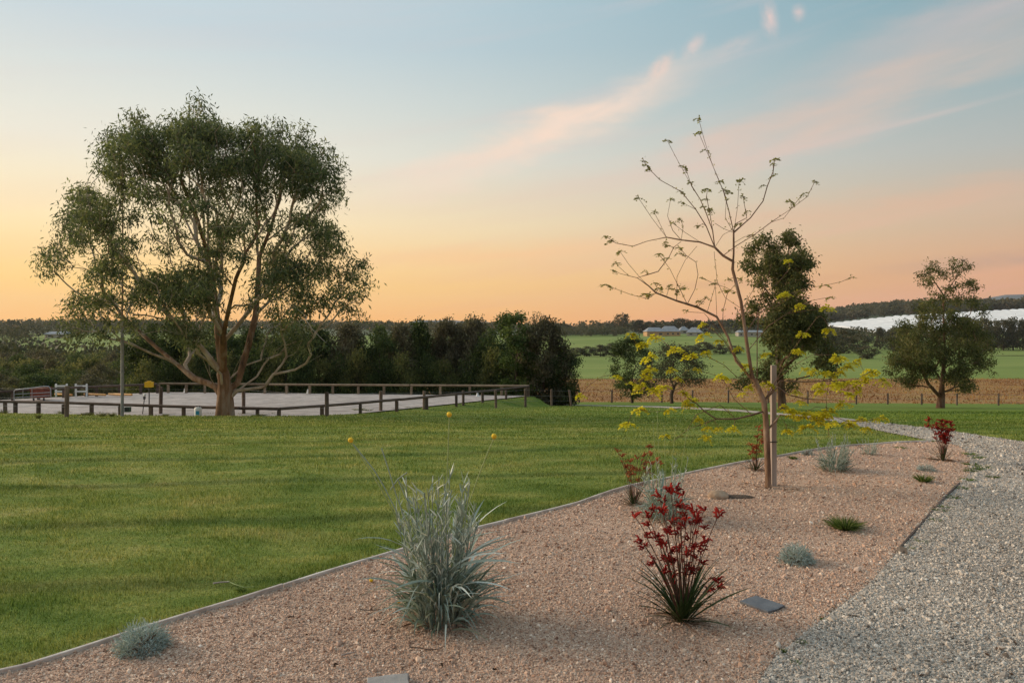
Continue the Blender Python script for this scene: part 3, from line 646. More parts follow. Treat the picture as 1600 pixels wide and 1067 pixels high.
clumps = c1([(830, 110, 42), (828, 75, 22), (560, 165, 45), (556, 128, 18), (640, 190, 40), (470, 220, 58), (430, 290, 45), (520, 290, 75), (640, 270, 70), (720, 190, 52), (718, 150, 20), (800, 190, 75), (880, 210, 75),
 (760, 290, 80), (850, 320, 70), (960, 215, 62), (1050, 220, 66), (1150, 220, 72), (1250, 245, 70), (1320, 300, 66), (1370, 355, 55), (1385, 430, 52), (1300, 390, 80), (1200, 320, 90), (1100, 290, 80),
 (1000, 330, 70), (940, 350, 60), (700, 370, 60), (1410, 490, 36), (1330, 505, 45), (1250, 450, 50), (480, 380, 55), (415, 355, 34), (600, 360, 60), (1000, 430, 40), (1110, 470, 34), (1080, 420, 46), (1180, 420, 50), (870, 250, 80), (780, 230, 80), (550, 230, 70), (620, 240, 70), (1060, 340, 70), (1240, 340, 80), (900, 380, 50), (660, 330, 60),
 (380, 465, 55), (315, 485, 48), (272, 530, 36), (440, 520, 50), (380, 570, 66), (290, 600, 55), (450, 600, 46), (330, 650, 56), (240, 680, 50), (190, 712, 42), (250, 740, 45), (200, 785, 34), (172, 750, 26), (340, 540, 50),
 (480, 680, 46), (540, 660, 36), (430, 760, 46), (480, 790, 46), (395, 800, 36), (520, 740, 36), (500, 460, 46), (575, 440, 44), (560, 560, 36),
 (330, 890, 44), (290, 930, 40), (400, 895, 46), (270, 985, 36), (350, 970, 54), (430, 955, 46), (320, 1040, 50), (460, 900, 36), (560, 900, 50), (520, 1000, 40), (420, 1050, 44),
 (640, 850, 56), (600, 835, 44), (720, 830, 56), (800, 800, 64), (860, 850, 66), (760, 880, 66), (700, 900, 56), (850, 930, 46), (890, 790, 46), (660, 800, 34), (820, 860, 60),
 (640, 640, 26), (700, 680, 34), (760, 630, 26), (920, 690, 46), (950, 620, 50), (1000, 600, 44), (900, 610, 36), (930, 560, 30),
 (1150, 750, 64), (1200, 780, 60), (1120, 810, 46), (1080, 850, 34), (1200, 640, 34), (1170, 700, 36), (1300, 590, 42), (1330, 640, 52), (1380, 600, 44), (1405, 650, 44), (1350, 700, 50), (1420, 700, 34), (1290, 560, 30),
 (1270, 780, 52), (1260, 860, 54), (1340, 780, 44), (1400, 810, 52), (1460, 780, 50), (1505, 765, 42), (1525, 840, 34), (1480, 860, 52), (1400, 880, 52), (1450, 935, 44), (1340, 900, 44), (1300, 930, 36), (1500, 965, 24),
 (700, 470, 46), (800, 450, 46), (900, 450, 50), (1000, 500, 40), (1080, 520, 34), (860, 520, 34), (760, 540, 28), (620, 480, 40), (660, 560, 30), (1120, 580, 34), (1230, 560, 34), (840, 700, 34), (1000, 720, 34), (1060, 650, 30), (1150, 860, 36), (1250, 950, 50), (1130, 950, 36), (1040, 930, 30)]) + c1([(950, 640, 60), (1020, 570, 70), (880, 570, 60), (850, 640, 50), (350, 560, 60), (420, 600, 55), (300, 530, 50), (470, 570, 50), (1000, 640, 60), (940, 540, 50), (1080, 600, 50), (380, 510, 50)], 3.557, 180, 360)
Pq, par = skeleton(paths, Yb, 0.75); Pq[0] = (bx, by, bz-.1)
A, sz = clump_points(clumps, Yb, 320, 370, (270, 235), 4.0, 0.031)
ii = rng.integers(0, len(A), 90); mid = A[ii]*rng.uniform(.55, .9, (90, 1))+np.array([bx, by, bz+2.0])*(1-rng.uniform(.55, .9, (90, 1))); A = np.vstack([A, mid[mid[:, 2] > bz+2.6]]); sz = np.r_[sz, np.ones((mid[:, 2] > bz+2.6).sum())]
Q, pa = grow(Pq, par, A, 0.62, .45, .10, .04); r = radii(Q, pa, .25, .0065)
big = empty('gum_tree', (bx, by, bz)); base = np.array([bx, by, bz])
tag(big, 'large spreading gum tree with a forked peeling trunk standing beside the sand arena', 'tree')
wood_parts(big, Q, pa, r, M['bark'], M['bark_pale'], .035, base, wob=.07, k_mul=2)
print('gum twigs', len(A), len(Q))
tag(obj('foliage', (leaf_cloud(A, sz, 31, .17, .15, .25, .6, base, .58), M['gum']), big), kind='stuff')

# ---- the two gums beyond the lawn on the right
def gum(paths, clumps, Y, name, label, mat, cen, half, depth, rb, n_each, spread, size, per, limb=.05, dep=.5, bark='bark_red', rt=.008, cat='tree'):
    Pq, par = skeleton(paths, Y, dep); b0 = np.array([Pq[0][0], Y, g(Pq[0][0], Y)]); Pq[0] = b0-np.array([0, 0, .1])
    A, sz = clump_points(clumps, Y, *cen, half, depth, per); Q, pa = grow(Pq, par, A, .4, .6, .1, .05); r = radii(Q, pa, rb, rt)
    root = empty(name, tuple(b0)); tag(root, label, cat); wood_parts(root, Q, pa, r, M[bark], M[bark], limb, b0)
    tag(obj('foliage', (leaf_cloud(A, sz, n_each, spread, size, .36, .5, b0), mat), root), kind='stuff'); return root
c6 = lambda L: p1(L, 3.557, 1200, 380)
yD = at(1468, 637.5)[1]
gum([c6([(955, 918), (962, 860), (970, 750), (985, 600), (978, 500), (975, 400), (976, 290)]), c6([(958, 850), (890, 780), (850, 700), (800, 640)]), c6([(980, 640), (900, 560), (840, 520)]),
     c6([(976, 290), (930, 220), (890, 160)]), c6([(976, 300), (1040, 200), (1090, 150)]), c6([(980, 500), (1060, 450), (1150, 420), (1200, 380)]), c6([(975, 700), (1040, 650), (1120, 620), (1220, 610)])],
    c1([(880, 150, 42), (895, 220, 42), (940, 130, 40), (1040, 130, 44), (1100, 120, 36), (1120, 220, 44), (1050, 210, 36), (985, 160, 36), (856, 190, 26), (1155, 250, 26), (920, 270, 26),
        (760, 480, 50), (820, 520, 70), (720, 560, 55), (700, 650, 50), (760, 650, 75), (850, 620, 75), (740, 740, 46), (790, 775, 46), (870, 460, 50), (930, 520, 56), (1050, 450, 64), (1130, 480, 70),
        (1200, 520, 55), (1060, 560, 75), (1150, 600, 66), (1230, 580, 46), (1245, 680, 36), (1080, 700, 66), (1030, 740, 56), (1100, 790, 46), (900, 700, 56), (1190, 370, 34), (1130, 340, 34), (850, 350, 34), (1180, 660, 46), (980, 620, 56),
        (980, 310, 36), (905, 335, 36), (1060, 310, 36), (940, 400, 44), (1020, 395, 44), (1110, 300, 30), (870, 405, 38), (1000, 250, 40), (1150, 310, 26), (800, 590, 70), (980, 470, 40), (900, 580, 60), (680, 700, 40), (820, 720, 50)], 3.557, 1200, 380),
    yD, 'gum_tree', 'gum tree with thin open top above a dense lower crown, at the far right', M['gum2'], (1472, 540), (85, 110), 2.2, .21, 44, .17, .15, .055)
yC = at(1222, 640)[1]
c8 = lambda L: p1(L, 4.85, 1080, 400)
gum([c8([(690, 1164), (680, 1000), (655, 760), (665, 560), (690, 400), (720, 200), (740, 20)])+[(1232, 385)], c8([(665, 560), (800, 520), (900, 470)]), c8([(655, 800), (800, 700), (1000, 760)]), c8([(690, 420), (560, 250), (450, 90)]), c8([(660, 900), (560, 850), (450, 880)])],
    c1([(430, 40, 50), (460, 100, 44), (440, -40, 50), (500, -90, 50), (560, -130, 44), (640, -60, 60), (650, 50, 70), (720, -150, 44), (750, -170, 40), (780, -90, 60), (760, 30, 75), (840, 50, 55), (700, 130, 75), (800, 130, 60), (850, -20, 50), (870, 60, 40), (660, 200, 56), (780, 230, 60), (740, 290, 56), (680, 280, 50), (840, 210, 40),
        (700, 370, 55), (760, 400, 55), (620, 400, 46), (820, 340, 42), (560, 300, 34), (520, 190, 40), (480, 370, 46), (850, 420, 46), (600, 120, 44), (560, -20, 44), (600, 40, 50), (540, 90, 40), (600, 520, 64), (700, 500, 85), (820, 480, 85), (900, 440, 75), (930, 560, 75), (820, 600, 85), (700, 600, 75), (620, 620, 56), (900, 650, 56), (1040, 760, 75), (1060, 860, 56), (980, 800, 56), (760, 700, 66), (560, 830, 56), (450, 900, 56), (380, 960, 46), (600, 900, 56), (700, 860, 56), (750, 980, 46), (430, 450, 56), (400, 500, 46), (650, 740, 46), (1030, 680, 50), (860, 560, 80), (780, 540, 80), (960, 490, 60), (640, 470, 60)], 4.85, 1080, 400),
    yC, 'gum_tree', 'tall narrow gum with a dense dark lower crown directly behind the young staked tree', M['gum2'], (1230, 480), (75, 125), 2.2, .17, 46, .17, .15, .065)

# ---- generic trees and shrubs, built once per kind and reused
def proto(seed, H, Wd, clear, n_cl, n_leaf, leaf, mat, trunk_r, shape='round', hang=.3, asp=.5, fine=True, bark='bark_dark'):
    """returns meshes for a tree H high and Wd wide whose foliage starts at clear*H"""
    global rng; keep = rng; rng = np.random.default_rng(seed); cl = []
    for i in range(n_cl):
        t_ = rng.random()
        if shape == 'cone': w_ = (1-t_)**.8
        elif shape == 'col': w_ = math.sqrt(max(0, 1-(2*t_-1)**4))*.9
        elif shape == 'flat': w_ = math.sqrt(max(0, 1-(1.6*t_-.6)**2))
        else: w_ = math.sqrt(max(0, 1-(2*t_-1)**2))
        a_ = rng.uniform(0, 6.283); q = math.sqrt(rng.uniform(.15, 1)); z = H*(clear+(1-clear)*t_*.95)
        cl.append([math.cos(a_)*q*w_*Wd*.46, math.sin(a_)*q*w_*Wd*.46, z])
    cl = np.array(cl); tr = np.array([[rng.normal(0, .03*H*i/6)*(i > 0), rng.normal(0, .03*H*i/6)*(i > 0), H*(.0+.80*i/6)-(.1 if i == 0 else 0)] for i in range(7)])
    Q, pa = grow(tr, [-1, 0, 1, 2, 3, 4, 5], cl, .35, H*.08, .1, .1); r = radii(Q, pa, trunk_r, trunk_r*.05)
    tk = Acc(); br = Acc(); first = True
    for P_, rr in chains(Q, pa, r): tube(tk if first else br, P_, rr, 7 if first else 4, cap=first); first = False
    k = n_leaf//n_cl; sp_ = Wd*.42/math.sqrt(n_cl)*1.25
    P_ = np.repeat(cl, k, 0)+rng.normal(0, 1, (n_cl*k, 3))*sp_*np.array([1, 1, .8])
    P_[:, 2] = np.where(P_[:, 2] < .03*H, .03*H+rng.random(len(P_))*.1*H, P_[:, 2])
    v = np.clip(np.repeat(rng.normal(.5, .2, n_cl), k)+rng.normal(0, .2, n_cl*k), 0, 1)
    out = (tk.mesh('trunk', M[bark]), br.mesh('branches', M[bark]), leaves(Acc(), P_, leaf, asp, hang, v).mesh('foliage', M[mat])); rng = keep
    return out, H, Wd
ORD = 'first second third fourth fifth sixth seventh eighth ninth tenth eleventh twelfth thirteenth fourteenth fifteenth sixteenth seventeenth eighteenth nineteenth twentieth'.split()
def place(pr, name, x, y, h, wd, label, cat='tree', group=None, rz=None, parts=True, z=None, sink=0.0):
    (tk, br, fo), H, Wd = pr; root = empty(name, (x, y, (g(x, y) if z is None else z)-sink), random.uniform(0, 6.28) if rz is None else rz)
    root.scale = (wd/Wd, wd/Wd, h/H); tag(root, label, cat, group)
    obj('trunk', tk, root)
    if parts: tag(obj('branches', br, root), kind='stuff')
    tag(obj('foliage', fo, root), kind='stuff'); return root
def place_px(pr, name, px, pyb, pyt, wpx, Y, label, **kw):
    if name == 'windbreak_tree': pyt -= 6
    x = (px-800)/FOC*Y; z = g(x, Y); top = EYE-(pyt-HZ)/FOC*Y; return place(pr, name, x, Y, top-z, wpx/FOC*Y, label, z=z, **kw)
HD = [proto(11+i, 4, 3.2, .02, 60, 9500, .14, ('hedge', 'hedge', 'hedgeb')[i], .09, ('col', 'cone', 'round')[i]) for i in range(3)]
HD.append(proto(19, 5, 3, .02, 80, 13000, .13, 'endtree', .12, 'col'))
TW = proto(31, 4, 2.4, .25, 90, 2600, .09, 'hedgeb', .05, 'round', bark='bark_pale')
row = [  # px, top row, width px, kind, label
 (232, 512, 62, 0, 'very dark dense tree at the left end of the windbreak behind the arena'), (283, 517, 66, 1, 'dark green windbreak tree seen behind the left limbs of the large gum'),
 (338, 512, 70, 0, 'dark windbreak tree directly behind the trunk of the large gum'), (392, 512, 70, 1, 'dark green windbreak tree just right of the large gum trunk'),
 (446, 506, 70, 0, 'dense windbreak tree under the right side of the large gum crown'), (498, 512, 62, 1, 'green windbreak tree at the right edge of the large gum crown'),
 (545, 511, 58, 2, 'brownish windbreak tree just clear of the gum crown'), (592, 515, 56, 0, 'low dark windbreak tree between two brownish ones'),
 (628, 512, 48, 2, 'brownish thin topped windbreak tree left of a taller green one'), (655, 501, 56, 1, 'tall green windbreak tree in the middle of the row with a pointed top'),
 (702, 505, 54, 2, 'brown twiggy windbreak tree in the middle of the row'), (742, 502, 52, 2, 'brown twiggy windbreak tree beside the tall green end tree'),
 (765, 520, 50, 0, 'dark low windbreak tree in front of the tall end tree'), (806, 486, 66, 3, 'tallest bright green windbreak tree near the right end of the row'),
 (850, 503, 62, 2, 'brownish windbreak tree at the right end of the row'), (876, 548, 50, 0, 'low dark shrub closing the right end of the windbreak')]
for i, (px, top, wd, k, lb) in enumerate(row):
    Y = 40.5+1.6*random.random() if i < 13 else 38.2+.6*random.random(); place_px(HD[k], 'windbreak_tree', px, 0, top, wd*1.32, Y, lb, group='windbreak trees behind the arena')
for px, top, wd, lb in ((843, 486, 44, 'bare grey twiggy crown sticking up at the right end of the windbreak'), (725, 497, 40, 'bare twiggy crown sticking up in the middle of the windbreak'), (684, 505, 36, 'small bare twiggy crown right of the pointed green windbreak tree')):
    place_px(TW, 'bare_tree', px, 0, top, wd*1.3, 42.5, lb)
for q_, px in enumerate(range(238, 860, 52)):
    place_px(HD[q_ % 3], 'windbreak_tree', px, 0, 523+random.uniform(-4, 8), 84, 43.5, '%s tree of the rear windbreak line, %s from the left' % (('dark', 'green', 'brownish')[q_ % 3], ORD[q_]), group='windbreak trees behind the arena')
# undergrowth behind the windbreak gaps
SH = [proto(51+i, 2.2, 2.4, .0, 36, 3800, .12, ('gum2', 'hedge', 'hedgeb')[i], .04, 'round') for i in range(3)]
for q_, px in enumerate(range(225, 890, 34)):
    place_px(SH[(px//34) % 2], 'shrub', px+random.uniform(-8, 8), 0, 560+random.uniform(-12, 10), 56, 38.8+random.random()*.5, 'dark leafy shrub at the foot of the windbreak behind the arena, %s from the left' % ORD[q_], cat='shrub', group='shrubs at the foot of the windbreak', parts=False)
# garden trees left of the tall gum
place_px(proto(61, 5.5, 3, .12, 70, 9000, .16, 'hedge', .09, 'col', .5, .35), 'small_gum_tree', 988, 0, 524, 78, 56, 'small dense olive green tree standing left of the rounded open tree')
place_px(proto(62, 5, 5, .32, 90, 8500, .15, 'farleaf', .13, 'flat', .3, .4), 'small_tree', 1050, 0, 538, 112, 52, 'rounded open crowned tree with a short dark trunk between the path and the brown meadow')

# bushland left of the arena
BU = [proto(71+i, 3, 3, .02, 46, 4600, .16, ('gum2', 'hedge', 'hedgeb', 'gum2')[i], .06, 'round') for i in range(4)]
k = 0
for rw_, (Y, top, jt, st) in enumerate(((46, 590, 10, 30), (58, 574, 8, 27), (75, 562, 7, 24), (100, 556, 6, 22), (135, 552, 5, 22))):
    for q_, px in enumerate(np.arange(-60, 232, st)):
        p_ = px+random.uniform(-6, 6); t_ = top+random.uniform(-jt, jt)
        kk = random.randrange(4); place_px(BU[kk], 'bush', p_, 0, t_, st*1.9, Y*random.uniform(.97, 1.04), '%s bush in the %s scrub row by the arena, %s from left' % (('olive', 'green', 'brown', 'olive')[kk], ('nearest', 'second nearest', 'middle', 'second farthest', 'farthest')[rw_], ORD[q_]), cat='bush', group='bushes of the scrub left of the arena', parts=(Y < 60)); k += 1
place_px(proto(81, 6, 1.6, .6, 20, 700, .2, 'hedgeb', .09, 'round', bark='bark_pale'), 'bare_trunked_tree', 70, 0, 548, 26, 62, 'pale bare trunk standing among the bushes at the left')

# ---- middle distance trees
MD = [proto(91+i, 10, 8, .10, 60, 2600, .62, 'farleaf', .3, s) for i, s in enumerate(('round', 'flat', 'cone', 'col'))]
mids = [(900, 557, 543, 24, 0), (917, 557, 541, 20, 0), (938, 557, 539, 24, 1), (959, 557, 536, 26, 0), (980, 557, 540, 22, 1), (1100, 553, 534, 26, 0), (1125, 553, 538, 22, 1), (1148, 553, 540, 24, 0), (1080, 554, 540, 22, 1),
        (1355, 561, 540, 30, 0), (1375, 546, 512, 24, 2), (1340, 548, 521, 34, 0), (1318, 552, 514, 40, 1), (1300, 556, 520, 34, 0), (1395, 548, 517, 28, 1), (1407, 552, 524, 28, 0), (1284, 558, 512, 40, 0)]
for q_, (px, b_, t_, wd, k) in enumerate(sorted(mids)):
    x, y, z = at(px, b_); place_px(MD[k], 'paddock_tree', px, 0, t_, wd*1.25, y, ('round', 'flat topped', 'conical', 'upright')[k]+' dark tree between the paddocks '+('left of' if px < 1200 else 'right of')+' the tall gum, %s in line' % ORD[q_ if px < 1200 else q_-9], group='trees between the paddocks', parts=False)
for i, px in enumerate(np.arange(1508, 1720, 15)):
    place_px(MD[(0, 3, 1, 0)[i % 4]], 'paddock_tree', px, 0, 496+random.uniform(-3, 6), 30, 380*random.uniform(.97, 1.03), 'tall dark tree in the row below the netting, %s from the left' % ORD[i], group='dark tree row below the netting', parts=False)
for i, px in enumerate(np.arange(1560, 1700, 8)):
    place_px(MD[0], 'hedge_plant', px, 0, 555, 10, 300, 'small round plant of the clipped hedge at the right edge, %s from the left' % ORD[i], cat='hedge', group='clipped hedge plants at the right edge', parts=False)
ridge = [(972, 490, 26, 0), (998, 500, 20, 1), (1014, 502, 20, 0), (884, 507, 20, 0), (868, 506, 20, 1), (1063, 498, 34, 1), (1085, 500, 30, 0), (1108, 503, 30, 1), (1130, 500, 24, 0), (1045, 505, 26, 0), (1160, 502, 26, 1), (1184, 500, 26, 0), (1250, 500, 26, 1)]
for q_, (px, t_, wd, k) in enumerate(sorted(ridge)):
    place_px(MD[k], 'ridge_tree', px, 0, t_, wd*1.2, 640, ('round' if k == 0 else 'flat topped')+' dark tree on the skyline by the distant houses, %s from the left' % ORD[q_], group='trees on the skyline by the houses', parts=False)

# ---- far woods as one mass each
def woods(name, label, spots, per=110, leaf=1.5):
    a = Acc(); P_ = []; V = []; sz = []
    for (x, y, h, wd) in spots:
        z = g(x, y); d = rng.normal(0, 1, (per, 3)); d /= np.linalg.norm(d, axis=1)[:, None]; d *= rng.uniform(.55, 1, (per, 1)); t0 = rng.normal(.45, .2)
        P_.append(np.array([x, y, z+h*.56])+d*np.array([wd*.5, wd*.5, h*.46])); V.append(np.clip(t0+rng.normal(0, .15, per), 0, 1)); sz.append(np.full(per, leaf*h/9))
    leaves(a, np.concatenate(P_), np.concatenate(sz), .8, .1, np.concatenate(V))
    return tag(obj(name, (a, M['farleaf'])), label, 'woodland', kind='stuff')
sp_ = []
def scatter(n_, px0, px1, y0, y1, h, ok=lambda px, y: True):
    for _ in range(n_):
        px = rng.uniform(px0, px1); y = math.sqrt(rng.uniform(y0*y0, y1*y1))
        if ok(px, y): hh = h*rng.uniform(.65, 1.3); sp_.append(((px-800)/FOC*y, y, hh, hh*rng.uniform(.8, 1.15)))
scatter(1700, -250, 1290, 660, 1250, 9, lambda px, y: not (960 < px < 1200 and y < 700))
woods('distant_woodland', 'far dark wood along the skyline behind the arena and paddocks', sp_, 60, 2.0)
sp_ = []; scatter(1500, 1270, 1850, 860, 1250, 13, lambda px, y: y > 900-(px-1300)*.1)
woods('hilltop_woodland', 'dark wood on the hilltop above the white netting', sp_, 70, 2.0)
sp_ = []; scatter(420, -250, 250, 150, 620, 6.5, lambda px, y: not (60 < px and 255 < y < 520) and y > 150)
woods('valley_woodland', 'brownish wood filling the valley left of the arena', sp_, 110, 1.3)
sp_ = []; scatter(160, 860, 980, 560, 640, 6); scatter(60, 1090, 1300, 560, 640, 5)
woods('field_edge_woodland', 'low dark wood along the far edge of the upper paddock', sp_, 90, 1.2)
sp_ = []; scatter(60, 1290, 1560, 500, 590, 8)
woods('netting_edge_woodland', 'dark trees massed along the foot of the white netting', sp_, 110, 1.5)

# ---- very distant hills, the blue haze put into their colour
M['farhill'] = mat_noise('hazed_forest', col(.05, .075, .09), col(.08, .105, .12), 0.004, 6, 0.95, 0.0, 1)
def far_hill(label_none, px0, px1, prof, Y, dep):
    a = Acc(); n_ = 60; xs = np.linspace(px0, px1, n_); top = np.interp(xs, *zip(*prof)); jg = np.array([random.uniform(-.35, .35) for _ in xs])
    rows = []
    for t_, yy in ((0, Y-dep), (.55, Y-dep*.5), (1, Y), (.5, Y+dep*.6), (0, Y+dep)):
        z = (EYE-(top+jg-HZ)/FOC*Y)*t_-30*(1-t_); rows.append(np.column_stack([(xs-800)/FOC*yy, np.full(n_, yy), z]))
    V = np.concatenate(rows); i = np.arange(4)[:, None]*n_; j = np.arange(n_-1)[None]
    a.add(V, np.stack([i+j, i+j+1, i+n_+j+1, i+n_+j], -1).reshape(-1, 4)); return tag(obj('distant_hill', (a, M['farhill'])), kind='structure')
far_hill('', 560, 880, [(560, 520), (620, 508), (650, 501), (700, 500), (760, 503), (800, 508), (880, 520)], 4200, 700)
far_hill('', 1440, 2300, [(1440, 490), (1530, 468), (1570, 461), (1640, 459), (1900, 450), (2300, 470)], 3600, 800)

# ---- white netting over the rows on the hillside
net = empty('crop_netting', (420, 700, g(420, 700)))
tag(net, 'broad field of white crop netting in rows covering the hillside at the right', 'crop netting'); nb = np.array(net.location)
for x0 in np.arange(300, 620, 9.0):
    a = Acc(); ys = np.linspace(612, 800, 14); th = np.linspace(0, math.pi, 6); rows = []
    sh = (ys-612)*.16
    for y, s_ in zip(ys, sh):
        xs = x0+4.45-4.4*np.cos(th)+s_; rows.append(np.column_stack([xs, np.full(6, y), G(xs, y)+1.6+2.0*np.sin(th)]))
    V = np.concatenate(rows)-nb; i = np.arange(13)[:, None]*6; j = np.arange(5)[None]
    a.add(V, np.stack([i+j, i+j+1, i+7+j, i+6+j], -1).reshape(-1, 4)); obj('net_row', (a, M['net']), net)

# ---- distant houses
def house(px, Y, wd, dp, hw, hr, wallm, label, rz=0.1, nwin=4, cat='house', name='farmhouse'):
    x = (px-800)/FOC*Y; z = g(x, Y); root = empty(name, (x, Y, z), rz); tag(root, label, cat)
    a = Acc(); box(a, (0, 0, hw/2-.5), (wd, dp, hw+1)); wl = obj('wall', (a, M[wallm], False), root)
    a = Acc(); e_ = .6; V = [(-wd/2-e_, -dp/2-e_, hw), (wd/2+e_, -dp/2-e_, hw), (wd/2+e_, dp/2+e_, hw), (-wd/2-e_, dp/2+e_, hw), (-wd/2+hr*.9, 0, hw+hr), (wd/2-hr*.9, 0, hw+hr)]
    a.add(V, [[0, 1, 5, 4], [2, 3, 4, 5]]); a.add(V, [[1, 2, 5], [3, 0, 4]]); a.add([(p[0], p[1], p[2]-.05) for p in V[:4]], [[3, 2, 1, 0]]); obj('roof', (a, M['hroof'], False), root)
    for i in range(nwin):
        xx = -wd/2+wd*(i+.5)/nwin; a = Acc(); box(a, (xx, -dp/2-.03, hw*.5), (wd/nwin*.42, .12, hw*.42)); wn = obj('window', (a, M['hwhite'], False), root)
        a = Acc(); box(a, (xx, -dp/2-.11, hw*.5), (wd/nwin*.34, .06, hw*.34)); obj('pane', (a, M['glass'], False), wn)
    return root
house(1022, 560, 14, 9, 3.4, 3.2, 'hwall_lit', 'farmhouse wing in painted orange light with a grey hipped roof on the distant rise', .15, 2)
house(1046, 562, 15, 9, 3.2, 4.2, 'hwall_lit', 'main farmhouse in painted orange light with a long grey roof beneath the skyline trees', -.05, 4)
house(1085, 556, 11, 8, 2.6, 3.8, 'hwhite', 'small pale cottage with a steep roof right of the main farmhouse', -.2, 2)
house(1068, 600, 8, 7, 2.6, 3.4, 'hwhite', 'small grey roofed shed between the farmhouse and the cottage', .1, 1, 'shed', 'farm_shed')
house(1172, 560, 20, 8, 3.4, 1.4, 'hwhite', 'long pale shed half hidden behind the young tree', 0, 5, 'shed', 'farm_shed')
house(92, 455, 13, 7, 2.4, 1.6, 'hwhite', 'pale roofed shed beside the green field in the left valley', 0, 2, 'shed', 'farm_shed')

# ================================================================== fences and arena things
def on_arena(px, py_rail, h=.43): Y = (EYE-(-1.29+h))*FOC/(py_rail-HZ); return np.array([(px-800)/FOC*Y, Y])
def rail_fence(label, pxs, rails, h, mat, r=.055, group=None, postw=.1, over=0.0):
    """posts at the given columns along a line of (px, rail row) points on the arena's edge"""
    L = np.array([on_arena(*p) for p in rails]); rp = [p[0] for p in rails]
    def P_at(px):
        for k in range(len(rails)-1):
            if (rp[k]-px)*(rp[k+1]-px) <= 0:
                u = (px-800)/FOC; a, b_ = L[k], L[k+1]; d = b_-a; s = (u*a[1]-a[0])/(d[0]-u*d[1]); return a+d*s
        return L[0]
    root = empty('rail_fence', (L[0][0], L[0][1], -1.29)); tag(root, label, 'fence', group); b0 = np.array(root.location)
    pts = [P_at(px) for px in pxs]
    for p in pts:
        a = Acc(); zg = min(-1.29, g(p[0], p[1]))-.25; box(a, (p[0]-b0[0], p[1]-b0[1], (zg-1.29+h-.05)/2-b0[2]), (postw, postw, (-1.29+h-.05)-zg), rz=random.uniform(-.3, .3), jit=.004); obj('post', (a, M[mat], False), root)
    allp = [np.array(L[0])]+[np.array(q) for q in L[1:]]
    for a_, b_ in zip(allp[:-1], allp[1:]):
        n_ = max(1, int(np.linalg.norm(b_-a_)/3.6))
        for i in range(n_):
            p, q = a_+(b_-a_)*i/n_, a_+(b_-a_)*(i+1)/n_; d = (q-p)*.003; s = random.uniform(-.01, .01)
            a = Acc(); beam(a, np.r_[p+d, -1.29+h+s]-b0, np.r_[q-d, -1.29+h+random.uniform(-.01, .01)]-b0, r, 8, wob=.04); obj('rail', (a, M[mat]), root)
    return root
rail_fence('low dark timber rail fence along the lawn side of the arena', [-60, -20, 8, 24, 60, 100, 143, 188, 236, 287, 340, 402, 436, 503, 563, 620, 667, 713, 754, 791, 824],
           [(-90, 626), (24, 627.5), (104, 629.5), (192, 632), (304, 636), (374, 637.5), (438, 639), (500, 634), (562, 629.5), (625, 624), (712, 616), (752, 611.5), (827, 604)], .43, 'raildark', .05)
rail_fence('pale timber rail fence along the far side of the arena below the windbreak', [826, 784, 734, 688, 643, 600, 560, 520, 484, 448, 414, 367, 320, 291, 263, 248],
           [(827, 604), (640, 602.3), (420, 601), (248, 600)], .45, 'rail', .05)
rail_fence('dark timber rail fence at the far left side of the arena', [246, 220, 186, 151, 135, 100, 60, 20, -20, -50], [(246, 600.5), (186, 603), (100, 606.5), (0, 612.5), (-60, 616)], .45, 'raildark', .05)
# wire fence
wf = empty('wire_fence', (0, 0, 0)); tag(wf, 'fence of round timber posts and thin wires along the far edge of the lawn', 'fence')
wposts = [(-30, 648, 603), (104, 652, 603, .02), (251, 648, 605), (381, 648, 606), (511, 650, 613), (595, 643, 611), (662.5, 639.5, 611), (724, 633.5, 610), (775, 637.5, 609), (821, 636, 607), (862, 633, 608), (893, 631.5, 609, -.14)]
tops = []
for q in wposts:
    px, pb, ptp = q[:3]; x, y, z = at(px, max(pb, 632), 8); y = min(y, 36); x = (px-800)/FOC*y; z = g(x, y); tz = EYE-(ptp-HZ)/FOC*y
    ln = q[3] if len(q) > 3 else random.uniform(-.02, .02)
    a = Acc(); h = tz-z; tube(a, [(x, y, z-.2), (x+ln*.3*h, y, z+h*.3), (x+ln*.7*h, y, z+h*.7), (x+ln*h, y, z+h)], (.066 if px < 600 else .055), 8, wob=.05); obj('post', (a, M['wood']), wf); tops.append((x, y, z, h))
for (x, y, z, h), (x2, y2, z2, h2) in zip(tops[:-1], tops[1:]):
    for f_ in (.93, .62, .34):
        a = Acc(); tube(a, [(x, y-.07, z+h*f_), ((x+x2)/2, (y+y2)/2-.07, (z+z2)/2+(h+h2)/2*f_-.015), (x2, y2-.07, z2+h2*f_)], .0028, 3, cap=False); obj('wire', (a, M['metal']), wf)
# paddock fence
pf = empty('paddock_fence', (0, 0, 0)); tag(pf, 'far paddock fence of short dark posts and wires in front of the brown meadow', 'fence')
tops = []
for px, Y in ((905, 57), (956, 58), (1034, 58), (1082, 58.5), (1138, 59), (1200, 59.5), (1262, 60), (1338, 60), (1387, 60), (1440, 59), (1495, 58), (1560, 57), (1640, 56)):
    x = (px-800)/FOC*Y; z = g(x, Y); h = 1.0 if px < 1300 else .92
    a = Acc(); tube(a, [(x, Y, z-.2), (x, Y, z+h*.4), (x+.01, Y, z+h*.8), (x, Y, z+h)], .07, 7, wob=.05); obj('post', (a, M['raildark']), pf); tops.append((x, Y, z, h))
for p, q in zip(tops[:-1], tops[1:]):
    for f_ in (.9, .5):
        a = Acc(); tube(a, [(p[0], p[1]-.08, p[2]+p[3]*f_), (q[0], q[1]-.08, q[2]+q[3]*f_)], .006, 3, cap=False); obj('wire', (a, M['metal']), pf)

